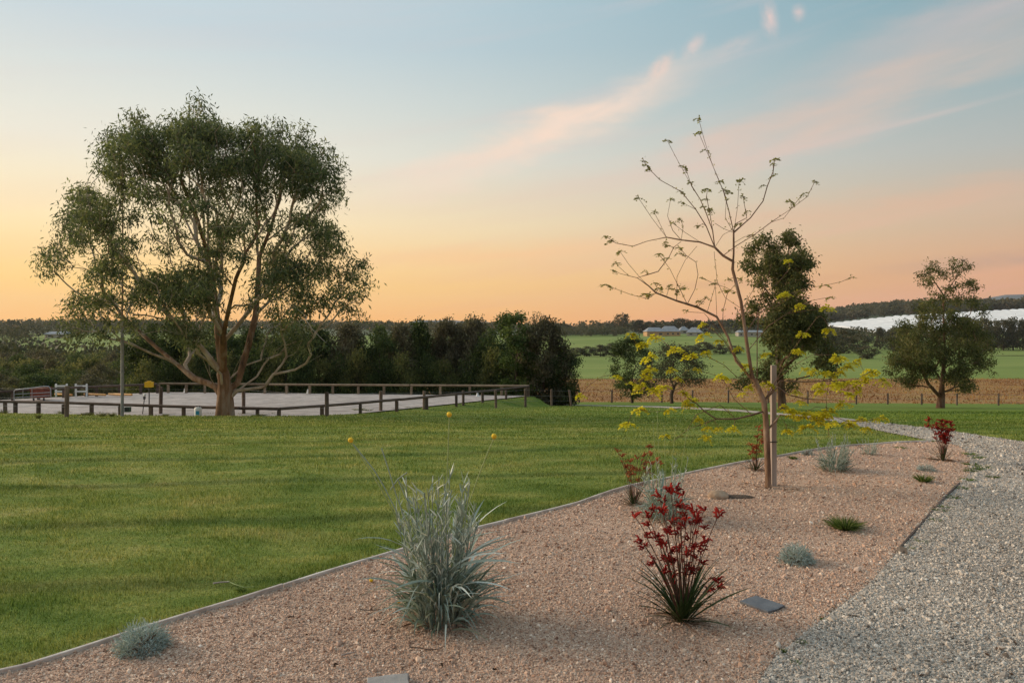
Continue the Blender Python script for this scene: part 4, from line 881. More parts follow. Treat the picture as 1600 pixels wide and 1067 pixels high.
# tall pole with box
Yp = 24.0; xp = (191-800)/FOC*Yp; zp = g(xp, Yp); root = empty('pole', (xp, Yp, zp)); tag(root, 'very tall thin steel pole rising past the left side of the large gum', 'pole')
zt = EYE-(287-HZ)/FOC*Yp-zp; zm = EYE-(500-HZ)/FOC*Yp-zp
a = Acc(); tube(a, [(0, 0, -.3), (0, 0, zm*.5), (0, 0, zm-.3), (0, 0, zm)], .05, 10); obj('lower_tube', (a, M['metal']), root)
a = Acc(); tube(a, [(0, 0, zm-.05), (0, 0, zm+.1), (.01, 0, (zm+zt)/2), (.02, 0, zt)], [.034, .03, .026, .02], 8); obj('upper_tube', (a, M['rust']), root)
a = Acc(); box(a, (.2, -.04, .22), (.17, .12, .16)); b_ = obj('switch_box', (a, M['greenbox'], False), root); a = Acc(); box(a, (.2, -.108, .23), (.12, .012, .1)); obj('lid', (a, M['dark'], False), b_)
for z_ in (zm*.45, zm*.8): 
    a = Acc(); tube(a, [(0, 0, z_), (0, 0, z_+.02), (0, 0, z_+.05)], .062, 10); obj('band', (a, M['metal']), root)

# star picket with white cap and the yellow container beyond
x, y, z = at(222, 648.5, 8); root = empty('leaning_picket', (x, y, z)); tag(root, 'thin dark picket with a white cap leaning beside the arena rail', 'picket')
a = Acc(); beam(a, (0, 0, -.1), (.09, 0, .66), .016, 5); obj('shaft', (a, M['dark']), root); a = Acc(); blob(a, (.095, 0, .72), .05, 8, 5, sc=(1, 1, 1.2)); obj('cap', (a, M['white']), root)
a = Acc(); box(a, (.085, 0, .62), (.07, .05, .1)); obj('clamp', (a, M['dark'], False), root)
Y = 28.; x = (233-800)/FOC*Y
root = empty('yellow_container', (x, Y, -1.29)); tag(root, 'small yellow plastic container mounted on a post inside the arena', 'container')
a = Acc(); box(a, (0, 0, .98), (.26, .2, .2)); box(a, (0, 0, 1.095), (.12, .1, .04)); obj('tub', (a, M['yellow'], False), root); a = Acc(); beam(a, (0, 0, 0), (0, 0, .88), .02, 6); obj('post', (a, M['dark']), root)
# white drum
Yd = 24.2; x, y = (309.5-800)/FOC*Yd, Yd; z = g(x, y); root = empty('plastic_drum', (x, y, z)); tag(root, 'white plastic drum with a blue label at the foot of the large gum', 'drum')
a = Acc(); th = np.array([0, .01, .03, .28, .31, .33]); tube(a, [(0, 0, t_) for t_ in th], [.09, .112, .115, .115, .10, .06], 14); obj('body', (a, M['white']), root)
a = Acc(); box(a, (.03, -.117, .15), (.11, .008, .12)); obj('paper_label', (a, M['blue'], False), root)
for s in (-.04, .05): a = Acc(); tube(a, [(s, 0, .32), (s, 0, .34), (s, 0, .375)], .02, 8); obj('cap', (a, M['dark']), root)
# arena markers
for i, (px, py) in enumerate(((289, 612.5), (481, 614), (746, 618.5))):
    Y = (EYE+1.29)*FOC/(py-HZ)*.995; x = (px-800)/FOC*Y; o = empty('arena_marker', (x, Y, -1.29))
    a = Acc(); tube(a, [(0, 0, 0), (0, 0, .02), (0, 0, .12), (0, 0, .2)], [.07, .06, .045, .02], 10); a2 = Acc(); box(a2, (0, 0, .005), (.17, .17, .012))
    obj('cone', (a, M['white']), o); obj('foot', (a2, M['white'], False), o)
    tag(o, 'small white marker on the arena edge '+('left of the large gum trunk', 'just right of the large gum trunk', 'near the right corner')[i], 'marker', 'white arena markers')
# gate on the left, red brown box, white jump rails, coloured poles
Yg = 31.5; root = empty('metal_gate', ((52-800)/FOC*Yg, Yg, -1.29)); tag(root, 'pale metal gate frame with rounded corners at the left of the arena', 'gate')
def gp(px, py): return (pt(px, py, Yg)-np.array(root.location))
a = Acc(); tube(a, [gp(22, 628), gp(22, 611), gp(24, 609), gp(50, 606), gp(68, 603.5), gp(76, 603.5), gp(79, 607), gp(79.5, 620)], .022, 6); obj('frame', (a, M['metal']), root)
for py in (614, 619): a = Acc(); tube(a, [gp(23, py+2), gp(50, py+.5), gp(79, py-1)], .014, 5); obj('bar', (a, M['metal']), root)
for px in (36, 50): a = Acc(); tube(a, [gp(px, 608), gp(px, 615), gp(px, 623)], .012, 5); obj('upright', (a, M['metal']), root)
Yr = 32.2; x = (64-800)/FOC*Yr; root = empty('feed_bin', (x, Yr, -1.29)); tag(root, 'red brown metal bin standing behind the metal gate at the left', 'bin')
a = Acc(); box(a, (0, 0, .32), (.62, .5, .38), tilt=(0, -.05)); obj('body', (a, M['redrust'], False), root); a = Acc(); box(a, (0, 0, .53), (.68, .55, .04), tilt=(0, -.05)); obj('lid', (a, M['redrust'], False), root)
for s in (-.22, .22): a = Acc(); box(a, (s, -.15, .07), (.05, .05, .14)); obj('leg', (a, M['dark'], False), root)
for i, px in enumerate((96, 127)):
    Y = 34; x = (px-800)/FOC*Y; root = empty('jump_stand', (x, Y, -1.29)); tag(root, 'white timber jump stand behind the arena rail, '+('the left' if not i else 'the right')+' one of the pair', 'jump stand', 'white jump stands')
    for s in (-.25, .25): a = Acc(); box(a, (s, 0, .3), (.06, .06, .6)); obj('upright', (a, M['white'], False), root)
    for z_ in (.25, .5): a = Acc(); box(a, (0, -.035, z_), (.56, .02, .07)); obj('slat', (a, M['white'], False), root)
for i, (p0, p1_) in enumerate((((86, 612), (112, 614.5)), ((132, 616.3), (165, 615.2)), ((178, 613.5), (206, 611)), ((170, 616), (190, 612.5)))):
    Y = 34.3; a0 = pt(*p0, Y); b1 = pt(*p1_, Y-.4); a0[2] = -1.19; b1[2] = -1.19; o = obj('jump_pole', (beam(Acc(), a0-a0, b1-a0, .05, 8), M['orange']), None, a0)
    tag(o, ('orange jump pole lying between the white stands', 'long orange jump pole lying right of the white stands', 'orange jump pole lying right of the tall steel pole', 'orange jump pole lying across the foot of another near the steel pole')[i], 'jump pole', 'orange jump poles')

# ================================================================== the garden bed
def edging(label, line, first, last, mat, seglen, wd, hg, zoff=0):
    L = resample(line, 400); d = np.r_[0, np.cumsum(np.linalg.norm(np.diff(L, axis=0), axis=1))]; root = empty('timber_edging', (L[0][0], L[0][1], 0)); tag(root, label, 'edging')
    b0 = np.array([L[0][0], L[0][1], 0]); s = 0
    while s < d[-1]-.1:
        e_ = min(d[-1], s+seglen*random.uniform(.9, 1.1)); ts = np.linspace(s+.004, e_-.004, 9); P_ = np.column_stack([np.interp(ts, d, L[:, k]) for k in range(2)])
        t_ = np.gradient(P_, axis=0); t_ /= np.linalg.norm(t_, axis=1)[:, None]; nn = np.column_stack([-t_[:, 1], t_[:, 0]])*wd/2; z = G(P_[:, 0], P_[:, 1]); hh = hg*random.uniform(.85, 1.15)+.004*np.sin(ts*3)
        a = Acc(); V = []
        for k in range(9):
            for sx, zz in ((-1, -.05), (-1, hh[k]-.003), (-.7, hh[k]), (.7, hh[k]), (1, hh[k]-.003), (1, -.05)): V.append([P_[k][0]+nn[k][0]*sx, P_[k][1]+nn[k][1]*sx, z[k]+zz])
        V = np.array(V)-b0; f = [[k*6+j, k*6+j+1, k*6+6+j+1, k*6+6+j] for k in range(8) for j in range(5)]; a.add(V, f); a.add(V, [[0, 1, 2, 3, 4, 5], [53, 52, 51, 50, 49, 48]])
        obj('board', (a, M[mat], False), root); s = e_
edging('long pale timber edging between the mown lawn and the pink gravel bed', BED_L[2:], 0, 0, 'edge', 2.4, .021, .028)
edging('short worn dark edging between the pink gravel bed and the driveway', P2([(1400, 866), (1431, 831), (1478, 778), (1500, 756)]), 0, 0, 'raildark', 1.6, .018, .022)

def local(fn): return fn
def cluster_mesh(seed, mat, n_r=5, ln=.085, leaflet=.024, nl=6):
    """a small spray of pinnate leaves"""
    global rng; keep = rng; rng = np.random.default_rng(seed); a = Acc()
    for k in range(n_r):
        d = rng.normal(0, 1, 3); d[2] = abs(d[2])*.4-.1; d /= np.linalg.norm(d); L = ln*rng.uniform(.7, 1.3); P_ = [d*L*t_-np.array([0, 0, 1])*L*.6*t_*t_ for t_ in np.linspace(0, 1, 5)]
        tube(a, P_, .0011, 3, .2, cap=False); s = np.cross(d, (0, 0, 1)); s /= np.linalg.norm(s)+1e-9
        for q in range(nl):
            t_ = .3+.7*q/(nl-1); c = d*L*t_-np.array([0, 0, 1])*L*.6*t_*t_
            for sg in (-1, 1):
                dd = s*sg*.8+d*.5+rng.normal(0, .2, 3)-np.array([0, 0, .2]); dd /= np.linalg.norm(dd); w_ = np.cross(dd, rng.normal(0, .5, 3)+np.array([0, 0, 1])); w_ /= np.linalg.norm(w_); l = leaflet*rng.uniform(.8, 1.3)
                V = [c, c+dd*l*.35+w_*l*.3, c+dd*l*.75+w_*l*.26, c+dd*l, c+dd*l*.75-w_*l*.26, c+dd*l*.35-w_*l*.3]; a.add(V, [[0, 1, 4, 5], [1, 2, 3, 4]], rng.random())
    me = a.mesh('leaf_cluster', M[mat]); rng = keep; return me
def dead_leaves(root, n, rad, L):
    th = rng.uniform(0, 6.283, n); q = np.sqrt(rng.random(n))*rad; B = np.column_stack([np.cos(th)*q, np.sin(th)*q, rng.uniform(.004, .03, n)]); D = np.column_stack([np.cos(th+rng.normal(0, .8, n)), np.sin(th+rng.normal(0, .8, n)), rng.uniform(0, .25, n)])
    a = Acc(); ribbons(a, B, D, rng.uniform(.4, 1, n)*L, rng.uniform(.003, .009, n), .12, 4, rng.uniform(.2, 1, n)); tag(obj('dead_leaves', (a, M['dryleaf']), root), kind='stuff')
# ---- young staked tree
Yt = at(1201, 764)[1]
def q4(L): return p1(L, 3.048, 920, 170)
def q2(L): return p1(L, 3.2, 900, 470)
def q6(L): return p1(L, 3.557, 1200, 380)
def q5(L): return p1(L, 4.0, 850, 440)
tp = [[(1201, 766)]+q2([(962, 900), (955, 700), (950, 600), (940, 500), (905, 420), (880, 370), (860, 250), (825, 0)])+q4([(715, 880), (685, 765), (690, 690), (690, 590)]),
 q4([(680, 745), (640, 700), (600, 660), (530, 635), (440, 625), (370, 612), (280, 630), (210, 655), (130, 640), (80, 608)]),
 q4([(370, 612), (300, 520), (240, 430)]), q4([(380, 605), (330, 530), (310, 490)]), q4([(455, 622), (400, 580), (375, 510), (390, 430)]), q4([(530, 632), (460, 590), (400, 545)]), q4([(455, 620), (450, 560), (435, 525)]),
 q4([(600, 660), (590, 580), (560, 500), (530, 430), (480, 350), (430, 260), (372, 150)]), q4([(600, 650), (560, 560), (510, 480), (440, 395), (340, 340), (290, 290), (262, 248)]), q4([(530, 440), (490, 370), (470, 310), (458, 275)]),
 q4([(590, 580), (575, 490), (560, 420), (565, 385)]), q4([(520, 500), (470, 460), (445, 445)]),
 q4([(690, 590), (665, 480), (640, 390), (605, 310), (575, 230), (550, 150), (522, 45)]), q4([(640, 390), (620, 340), (560, 200), (522, 110)]), q4([(690, 580), (650, 520), (655, 430), (640, 380)]),
 q4([(695, 570), (708, 470), (716, 345)]), q4([(715, 560), (752, 520), (738, 440), (735, 415)]), q4([(692, 592), (770, 520), (830, 440), (850, 370), (878, 300), (886, 240)]), q4([(848, 375), (830, 362)]),
 q4([(645, 700), (700, 655), (790, 600), (870, 540), (960, 480), (1040, 420), (1078, 345)]), q4([(900, 612), (930, 520), (965, 475), (962, 440)]), q4([(970, 470), (1000, 430), (1020, 405)]), q4([(690, 620), (740, 610), (780, 600)]),
 q4([(690, 580), (640, 570), (600, 545)]), q4([(610, 650), (640, 600), (680, 580)]),
 q2([(905, 420), (800, 300), (760, 180)])+q5([(1080, 220), (960, 160), (830, 120), (700, 70)])+q4([(250, 810), (190, 740), (148, 678)]),
 q4([(340, 880), (280, 905), (200, 885), (75, 838)]), q4([(300, 850), (230, 805), (150, 785), (120, 770)]), q4([(180, 795), (140, 750), (126, 728)]),
 q4([(240, 805), (330, 775), (380, 710), (405, 660), (440, 632)]), q4([(450, 915), (430, 850), (385, 760), (335, 695)]), q4([(485, 920), (505, 860), (520, 790), (510, 730), (465, 700), (430, 660)]),
 q4([(425, 905), (420, 800), (460, 720), (515, 655)]), q4([(390, 895), (385, 840)]), q4([(560, 950), (600, 850), (610, 800), (600, 720), (597, 680)]), q4([(610, 960), (605, 880), (600, 830)]), q4([(545, 945), (560, 900), (530, 915)]),
 q2([(900, 420), (850, 350), (780, 250), (700, 130), (640, 60), (560, 55)]), q2([(880, 390), (800, 290), (740, 200), (690, 150)]),
 q4([(640, 1030), (640, 960), (660, 880), (720, 810)]), q4([(715, 890), (650, 850), (590, 830), (540, 805)]), q4([(700, 970), (650, 900), (610, 820)]),
 q2([(920, 420), (905, 200), (915, 30)])+q4([(800, 980), (830, 880), (870, 740)]), q4([(800, 975), (880, 950), (960, 900), (1000, 870)]), q4([(735, 960), (790, 850), (840, 800)]), q4([(820, 900), (790, 820), (770, 790)]), q4([(830, 870), (900, 830), (950, 770)]),
 q2([(880, 380), (810, 385), (740, 320), (660, 280), (580, 265)]), q2([(945, 575), (880, 570), (800, 590), (700, 590), (640, 550), (600, 510)]), q2([(880, 565), (790, 490), (740, 400), (690, 370), (640, 355)]),
 q2([(800, 590), (720, 520), (600, 570), (560, 640)]), q2([(700, 590), (620, 620), (560, 640), (500, 690)]),
 q2([(950, 640), (1000, 600), (1020, 570), (1100, 580), (1190, 590), (1280, 575), (1350, 600), (1450, 600)]), q2([(1190, 590), (1300, 620), (1380, 635)]), q2([(1020, 575), (1050, 620), (1100, 635)]), q2([(1100, 580), (1200, 530), (1270, 540)]),
 q2([(945, 500), (1010, 430), (1060, 470), (1150, 490), (1250, 495), (1330, 500)]), q2([(945, 520), (1020, 400), (1150, 405), (1280, 400), (1390, 400), (1480, 350)]), q2([(1280, 400), (1370, 440), (1430, 440)]), q2([(1250, 495), (1260, 430), (1300, 350), (1310, 290)]),
 q2([(940, 480), (1000, 400), (1080, 250), (1200, 90), (1220, 75)]), q2([(1000, 400), (1080, 330), (1180, 270), (1290, 270)]), q2([(1150, 490), (1240, 400), (1290, 380)]), q2([(1250, 500), (1260, 600), (1265, 680)]),
 [(1165, 520), (1185, 490), (1215, 472), (1240, 457)]+q4([(1040, 855), (1130, 840), (1200, 825), (1255, 802)]), [(1170, 545), (1200, 510), (1230, 490), (1262, 471), (1298, 464)], [(1230, 490), (1262, 485), (1290, 482)]]
Pq, par = skeleton(tp, Yt, .45); Pq[0][2] = -.06
cl_up = q4([(80, 608), (105, 628), (240, 425), (262, 248), (275, 268), (285, 290), (312, 492), (390, 430), (400, 545), (435, 525), (372, 150), (440, 395), (447, 448), (487, 350), (458, 280), (565, 385), (560, 430), (550, 465), (575, 480), (520, 558), (522, 48), (522, 115), (560, 200), (627, 345), (655, 390), (716, 345), (735, 418), (752, 490), (886, 240), (878, 262), (880, 315), (828, 365), (1078, 345), (1020, 405), (962, 440), (780, 600), (715, 548), (365, 635), (375, 650), (435, 665), (430, 690), (335, 690), (370, 710), (270, 775), (120, 770), (130, 735), (150, 680), (290, 885), (275, 880), (340, 855), (315, 830), (385, 840), (410, 860), (445, 855), (540, 805), (600, 830), (665, 812), (655, 865), (720, 810), (525, 915), (560, 900), (465, 960), (80, 840), (1255, 802), (1120, 842), (1150, 900), (1000, 870)])
cl_lo = q5([(230, 710), (455, 590), (540, 325), (610, 385), (690, 345), (655, 465), (665, 550), (640, 595), (605, 645), (555, 635), (680, 675), (595, 800), (525, 888), (815, 420), (795, 548), (910, 455), (960, 545), (1015, 440), (995, 330), (985, 265), (840, 605), (875, 690), (915, 740), (905, 775), (970, 860), (1090, 915), (1025, 912), (1020, 975), (1185, 915), (750, 960), (1100, 370), (1125, 600), (1100, 590), (1280, 660), (1215, 415), (1390, 450), (1260, 525), (1395, 640), (1510, 75), (1580, 430), (785, 800), (735, 655), (1520, 930), (1540, 800), (1230, 700)]) + \
 q6([(190, 500), (170, 600), (385, 630), (400, 640), (500, 650), (470, 665), (640, 765), (570, 705), (520, 765), (345, 480), (335, 355), (100, 280), (175, 340), (110, 95), (155, 825), (205, 700), (255, 705), (320, 720), (390, 720), (430, 690), (350, 790), (430, 775), (490, 800), (500, 825), (440, 830), (290, 820), (270, 800), (415, 890), (185, 880), (110, 930), (130, 925), (160, 940), (215, 940), (260, 950), (300, 935), (345, 930), (330, 960), (90, 900), (520, 975), (470, 1000), (545, 1030), (625, 970), (100, 1040), (215, 1020), (280, 1000), (440, 1000), (350, 1000), (380, 770), (460, 770), (300, 780), (240, 720), (235, 945), (190, 960), (280, 965), (310, 950), (130, 955), (545, 745), (560, 720), (415, 780)])
PS = np.column_stack([800+FOC*Pq[:, 0]/Pq[:, 1], HZ+(EYE-Pq[:, 2])/Pq[:, 1]*FOC]); CP = []; ends = []
for (cx, cy) in cl_up+cl_lo:
    j = int(np.argmin(np.hypot(PS[:, 0]-cx, PS[:, 1]-cy))); p_ = pt(cx, cy, Pq[j][1]+rng.normal(0, .05)); CP.append(p_)
    if np.linalg.norm(p_-Pq[j]) > .02: ends.append(p_)
Q, pa = grow(Pq, par, ends, .08, .10, .12, .05); r = radii(Q, pa, .034, .0028)
side_ = (800+FOC*Q[:, 0]/Q[:, 1] > 1214); r = np.where(side_, np.maximum(r*.6, .0028), r)
# the traced stem keeps its girth up to the first fork
b0 = np.array([Pq[0][0], Pq[0][1], 0.0]); yt = empty('young_tree', tuple(b0)); tag(yt, 'young staked tree with bare branches above and golden yellow leaves below, in the gravel bed', 'tree')
wood_parts(yt, Q, pa, r, M['bark_young'], M['twig'], .0042, b0, wob=.05, flare=.15)
CM = {'budleaf': [cluster_mesh(200+i, 'budleaf', 5, .036, .017, 3) for i in range(4)], 'gold': [cluster_mesh(220+i, 'gold', 10, .080, .030, 6) for i in range(5)]}
for i, p_ in enumerate(CP):
    kind = 'budleaf' if i < len(cl_up) else 'gold'; o = obj('leaf_cluster', random.choice(CM[kind]), yt, tuple(p_-b0)); o.rotation_euler = (random.uniform(-.3, .3), random.uniform(-.3, .3), random.uniform(0, 6.28)); s = random.uniform(.6, 1.05)*(1 if kind == 'gold' else 1.6); o.scale = (s, s, s)
dead_leaves(yt, 160, .28, .06)
# small buds and leaflets dotted along the thin twigs
tips = Q[(r < .006) & (Q[:, 2] > .5)]; k = rng.integers(0, len(tips), 1000); P_ = tips[k]+rng.normal(0, .012, (1000, 3))-b0
tag(obj('buds', (leaves(Acc(), P_, .024, .5, -.3), M['budleaf']), yt), kind='stuff')

def debris():
    n_ = 2600; x = rng.uniform(-5, 9, n_); y = 3+9*rng.random(n_)**1.2; d1 = poly_dist(x, y, BEDP); k = d1 < -.05; x, y = x[k], y[k]; n_ = len(x); th = rng.uniform(0, 6.283, n_)
    B = np.column_stack([x, y, G(x, y)+.012]); D = np.column_stack([np.cos(th), np.sin(th), rng.uniform(-.05, .15, n_)]); a = Acc()
    return ribbons(a, B, D, rng.exponential(.018, n_)+.008, rng.uniform(.002, .006, n_), .1, 2, rng.uniform(0, .5, n_))
tag(obj('debris', (debris(), M['dryleaf'])), 'scattered bits of dark bark and leaf litter over the pink gravel', 'leaf litter', kind='stuff')
# stake
xs_, ys_, _ = at(1211.5, 762); top = EYE-(571-HZ)/FOC*ys_; root = empty('timber_stake', (xs_, ys_+.06, 0)); tag(root, 'square weathered timber stake driven in beside the young tree trunk', 'stake')
a = Acc(); wd = .052; V = []
for z_ in np.linspace(-.1, top, 12): V += [(sx*wd/2+rng.normal(0, .0012), sy*wd/2+rng.normal(0, .0012), z_) for sx, sy in ((-1, -1), (1, -1), (1, 1), (-1, 1))]
a.add(V, [[k*4+j, k*4+(j+1) % 4, k*4+4+(j+1) % 4, k*4+4+j] for k in range(11) for j in range(4)]); a.add(V, [[44, 45, 46, 47]]); obj('post', (a, M['stake'], False), root)
a = Acc(); z_ = top*.36; tube(a, [(-.14, -.075, z_), (-.06, -.05, z_+.01), (.03, -.034, z_+.01), (.03, .03, z_)], .006, 5); obj('tie', (a, M['dark']), root)

# ---- billy button plants
def strap_mesh(seed, name, mat, L, wd, droop, n_seg=6, fold=True, v=.5):
    a = Acc(); V = []; rr = np.random.default_rng(seed); tw = rr.uniform(-.8, .8)
    for i in range(n_seg+1):
        t_ = i/n_seg; x = L*t_*math.cos(.25*t_); z = -droop*L*t_**2.2; w_ = wd*(.5+.5*min(1, t_*5))*(1-t_**3)+.0006; an = tw*t_
        for s in (-1, 0, 1): V.append((x, s*w_/2*math.cos(an), z+(abs(s)*w_*.22)+s*w_/2*math.sin(an)))
    f = [[k*3+j, k*3+j+1, k*3+4+j, k*3+3+j] for k in range(n_seg) for j in range(2)]; a.add(V, f, v); return a.mesh(name, M[mat])
def billy(px, pyb, label, hgt, wdt, nst, nleaf, nlow, flowers, seedling=0, thin=1.0, name='billy_button_plant', mat='silver'):
    x, y, z = at(px, pyb); root = empty(name, (x, y, z)); tag(root, label, 'plant')
    LM = [strap_mesh(300+i, 'leaf', mat, 1, .055, .45, v=random.random()) for i in range(8)]
    for i in range(nleaf):
        a_ = random.uniform(0, 6.283); rr = wdt*.30*math.sqrt(random.random()); el = random.uniform(.55, 1.4); L = hgt*random.uniform(.28, .50)
        o = obj('leaf', random.choice(LM), root, (math.cos(a_)*rr, math.sin(a_)*rr, hgt*random.uniform(0, .42))); o.rotation_euler = (random.uniform(-.5, .5), -el, a_+random.uniform(-.6, .6)); o.scale = (L, L*thin, L)
    dead_leaves(root, 60, wdt*.3, hgt*.22)
    # upright leafy stems
    a = Acc(); st = Acc()
    for i in range(nst):
        a_ = random.uniform(0, 6.283); rr = wdt*.26*math.sqrt(random.random()); ln_ = random.uniform(.1, .95); H = hgt*random.uniform(.55, 1.0)*(1-.12*ln_); dx_, dy_ = math.cos(a_)*ln_*wdt*.30, math.sin(a_)*ln_*wdt*.30
        t_ = np.linspace(0, 1, 7); wig = np.cumsum(rng.normal(0, .006, (7, 2)), 0)
        P_ = np.column_stack([math.cos(a_)*rr+dx_*t_**1.3+wig[:, 0], math.sin(a_)*rr+dy_*t_**1.3+wig[:, 1], H*t_]); tube(st, P_, np.linspace(.0045, .002, 7), 4, .55)
        n_ = 26; tt = rng.uniform(.25, 1, n_); B = np.column_stack([np.interp(tt, t_, P_[:, k]) for k in range(3)]); D = np.column_stack([rng.normal(0, .5, (n_, 2)), rng.uniform(.7, 1.6, n_)])
        ribbons(a, B, D, rng.uniform(.05, .12, n_)*hgt, rng.uniform(.006, .011, n_)*hgt*1.2, .15, 3, rng.uniform(.35, 1, n_))
    tag(obj('stems', (st, M[mat]), root), kind='stuff')
    # basal skirt of thin blades
    n_ = nlow; th = rng.uniform(0, 6.283, n_); q = np.sqrt(rng.random(n_))*wdt*.33; B = np.column_stack([np.cos(th)*q, np.sin(th)*q, rng.uniform(0, hgt*.25, n_)]); D = np.column_stack([np.cos(th)*rng.uniform(.1, 1.1, n_), np.sin(th)*rng.uniform(.1, 1.1, n_), rng.uniform(.35, 1.4, n_)])
    ribbons(a, B, D, rng.uniform(.18, .48, n_)*hgt, rng.uniform(.008, .02, n_)*hgt, rng.uniform(.2, 1.0, n_), 5, rng.uniform(0, .85, n_)); tag(obj('foliage', (a, M[mat]), root), kind='stuff')
    for (fx, fy, sx, fr) in flowers:
        e_ = pt(fx, fy, y+random.uniform(-.05, .05))-np.array([x, y, z]); s_ = np.array([sx*wdt*.25, 0, hgt*.35]); c_ = (s_+e_)/2+np.array([-(e_[0]-s_[0])*.12, 0, .03]); t_ = np.linspace(0, 1, 9)[:, None]
        P_ = s_*(1-t_)**2+2*t_*(1-t_)*c_+e_*t_*t_; fs = obj('flower_stem', (tube(Acc(), P_, np.linspace(.0042, .0030, 9)*(1 if fr > .01 else .7), 5), M['yellstem']), root)
        a = Acc(); blob(a, e_+np.array([0, 0, fr*.6]), fr, 14, 9, jit=.06); obj('flower_head', (a, M['yflower' if fr > .009 else 'yellstem']), fs)
    return root
billy(688, 974, 'large silvery strap leaved plant with round yellow flowers at the front of the bed', .90, .50, 54, 90, 400, [(548, 690, -1, .015), (702, 650, .2, .015), (772, 684, .5, .015)])
billy(1040, 812, 'silvery billy button plant behind the bright red kangaroo paw', .58, .50, 26, 50, 300, [(1027, 645, -.4, .008), (1020, 660, -.6, .007), (1038, 667, 0, .007), (1056, 666, .3, .007), (1075, 672, .8, .007)])
billy(1303, 736, 'bushy silver grey plant right of the staked tree', .48, .46, 30, 40, 300, [], name='silver_plant')
billy(1358, 711, 'small sparse silver green plant near the far end of the bed', .27, .30, 12, 16, 80, [], name='silver_plant')
# loose bent seed stalks at the left of the front plant
x, y, z = at(688, 974)
o = Acc()
for Lq in ([(640, 850), (620, 800), (600, 760), (585, 735), (552, 694)], [(640, 830), (618, 770), (606, 730), (596, 700)], [(610, 765), (622, 748), (636, 738)], [(650, 850), (640, 790), (622, 750)]):
    tube(o, [pt(a_, b_, y)-np.array([x, y, z]) for a_, b_ in Lq], .0032, 4, .6)
ch = obj('dry_stalks', (o, M['silver'])); ch.parent = [q for q in C.objects if q.name == 'billy_button_plant'][0]; tag(ch, kind='stuff')

# ---- kangaroo paws
def claw_mesh(seed, mat, n=6, s=1.0):
    """a head of short furry tubular flowers, splayed like a paw"""
    global rng; keep = rng; rng = np.random.default_rng(seed); a = Acc()
    for i in range(n):
        d = np.array([rng.normal(0, .75), rng.normal(0, .75), rng.uniform(.3, 1.1)]); d /= np.linalg.norm(d); L = .034*s*rng.uniform(.7, 1.25); o_ = np.array([rng.normal(0, .006*s), rng.normal(0, .006*s), rng.uniform(-.016, .012)*s])
        P_ = [o_, o_+d*L*.4, o_+d*L*.8+np.array([0, 0, .004]), o_+d*L+np.array([d[0]*.01, d[1]*.01, -.002])]; tube(a, P_, np.array([.0022, .0052, .0058, .0030])*s, 5, rng.uniform(.1, .9))
        e_ = np.array(P_[-1]); n5 = 5; D = d+rng.normal(0, .6, (n5, 3)); ribbons(a, np.repeat(e_[None], n5, 0)-d*.004, D, np.full(n5, .012*s), np.full(n5, .004*s), .2, 2, rng.uniform(.5, 1, n5))
    me = a.mesh('flower', M[mat]); rng = keep; return me
def paw(px, pyb, label, heads, nleaf, leafL, spread, flm, big=1.0, extra=2, leafw=.036, Y=None):
    x, y, z = at(px, pyb); root = empty('kangaroo_paw', (x, y, z)); tag(root, label, 'flowering plant')
    LM = [strap_mesh(400+i, 'leaf', 'strap', 1, leafw, d, v=.2+.1*i) for i, d in enumerate((.1, .2, .35, .5, .25, .15))]
    for i in range(nleaf):
        a_ = random.uniform(0, 6.283); el = random.choice((random.uniform(.85, 1.45), random.uniform(.35, 1.2))); L = leafL*random.uniform(.55, 1.0); rr = .03*random.random()
        o = obj('leaf', random.choice(LM), root, (math.cos(a_)*rr*big, math.sin(a_)*rr*big, .0)); o.rotation_euler = (random.uniform(-.4, .4), -el, a_); o.scale = (L, L, L)
    dead_leaves(root, 50, .06*big, leafL*.5)
    FM = [claw_mesh(500+i+int(px), flm, 6+i, big) for i in range(4)]
    for (fx, fy) in heads:
        yy = y+random.uniform(-1, 1)*spread*.7; e_ = pt(fx, fy, yy)-np.array([x, y, z]); s_ = np.array([e_[0]*.06, (yy-y)*.1, 0]); c_ = np.array([e_[0]*.38, e_[1]*.4, e_[2]*.55]); t_ = np.linspace(0, 1, 8)[:, None]; P_ = s_*(1-t_)**2+2*t_*(1-t_)*c_+e_*t_*t_
        P_[1:-1] += rng.normal(0, .003, (6, 3)); st = obj('flower_stem', (tube(Acc(), P_, np.linspace(.0036, .0022, 8)*big, 5), M['redstem']), root)
        hs = [(P_[-1], 1.0)]+[(P_[-1-random.randrange(1, 3)]+np.array([random.uniform(-.05, .05), random.uniform(-.05, .05), random.uniform(-.03, .03)])*big, random.uniform(.5, .9)) for _ in range(extra)]
        for q, s in hs:
            o = obj('flower', random.choice(FM), st, tuple(q)); o.scale = (s, s, s); o.rotation_euler = (random.uniform(-.5, .5), random.uniform(-.5, .5), random.uniform(0, 6.28))
            if s < 1: 
                k_ = P_[-3]; tw_ = Acc(); tube(tw_, [k_, (k_+q)/2+np.array([0, 0, -.008]), q], .0016*big, 4); obj('side_stem', (tw_, M['redstem']), st)
    return root
paw(1066, 972, 'kangaroo paw with bright red flower heads in the open front gravel', [(992, 806), (1012, 806), (1008, 836), (1003, 846), (1028, 838), (1030, 775), (1048, 768), (1056, 764), (1066, 772), (1062, 790), (1036, 800), (1052, 812), (1072, 812), (1084, 800), (1100, 796), (1122, 806), (1088, 808), (1102, 845), (1085, 855), (1093, 858), (1062, 855), (1046, 862), (1035, 852), (1120, 907), (1074, 866), (1036, 893)], 84, .47, .14, 'redfl')
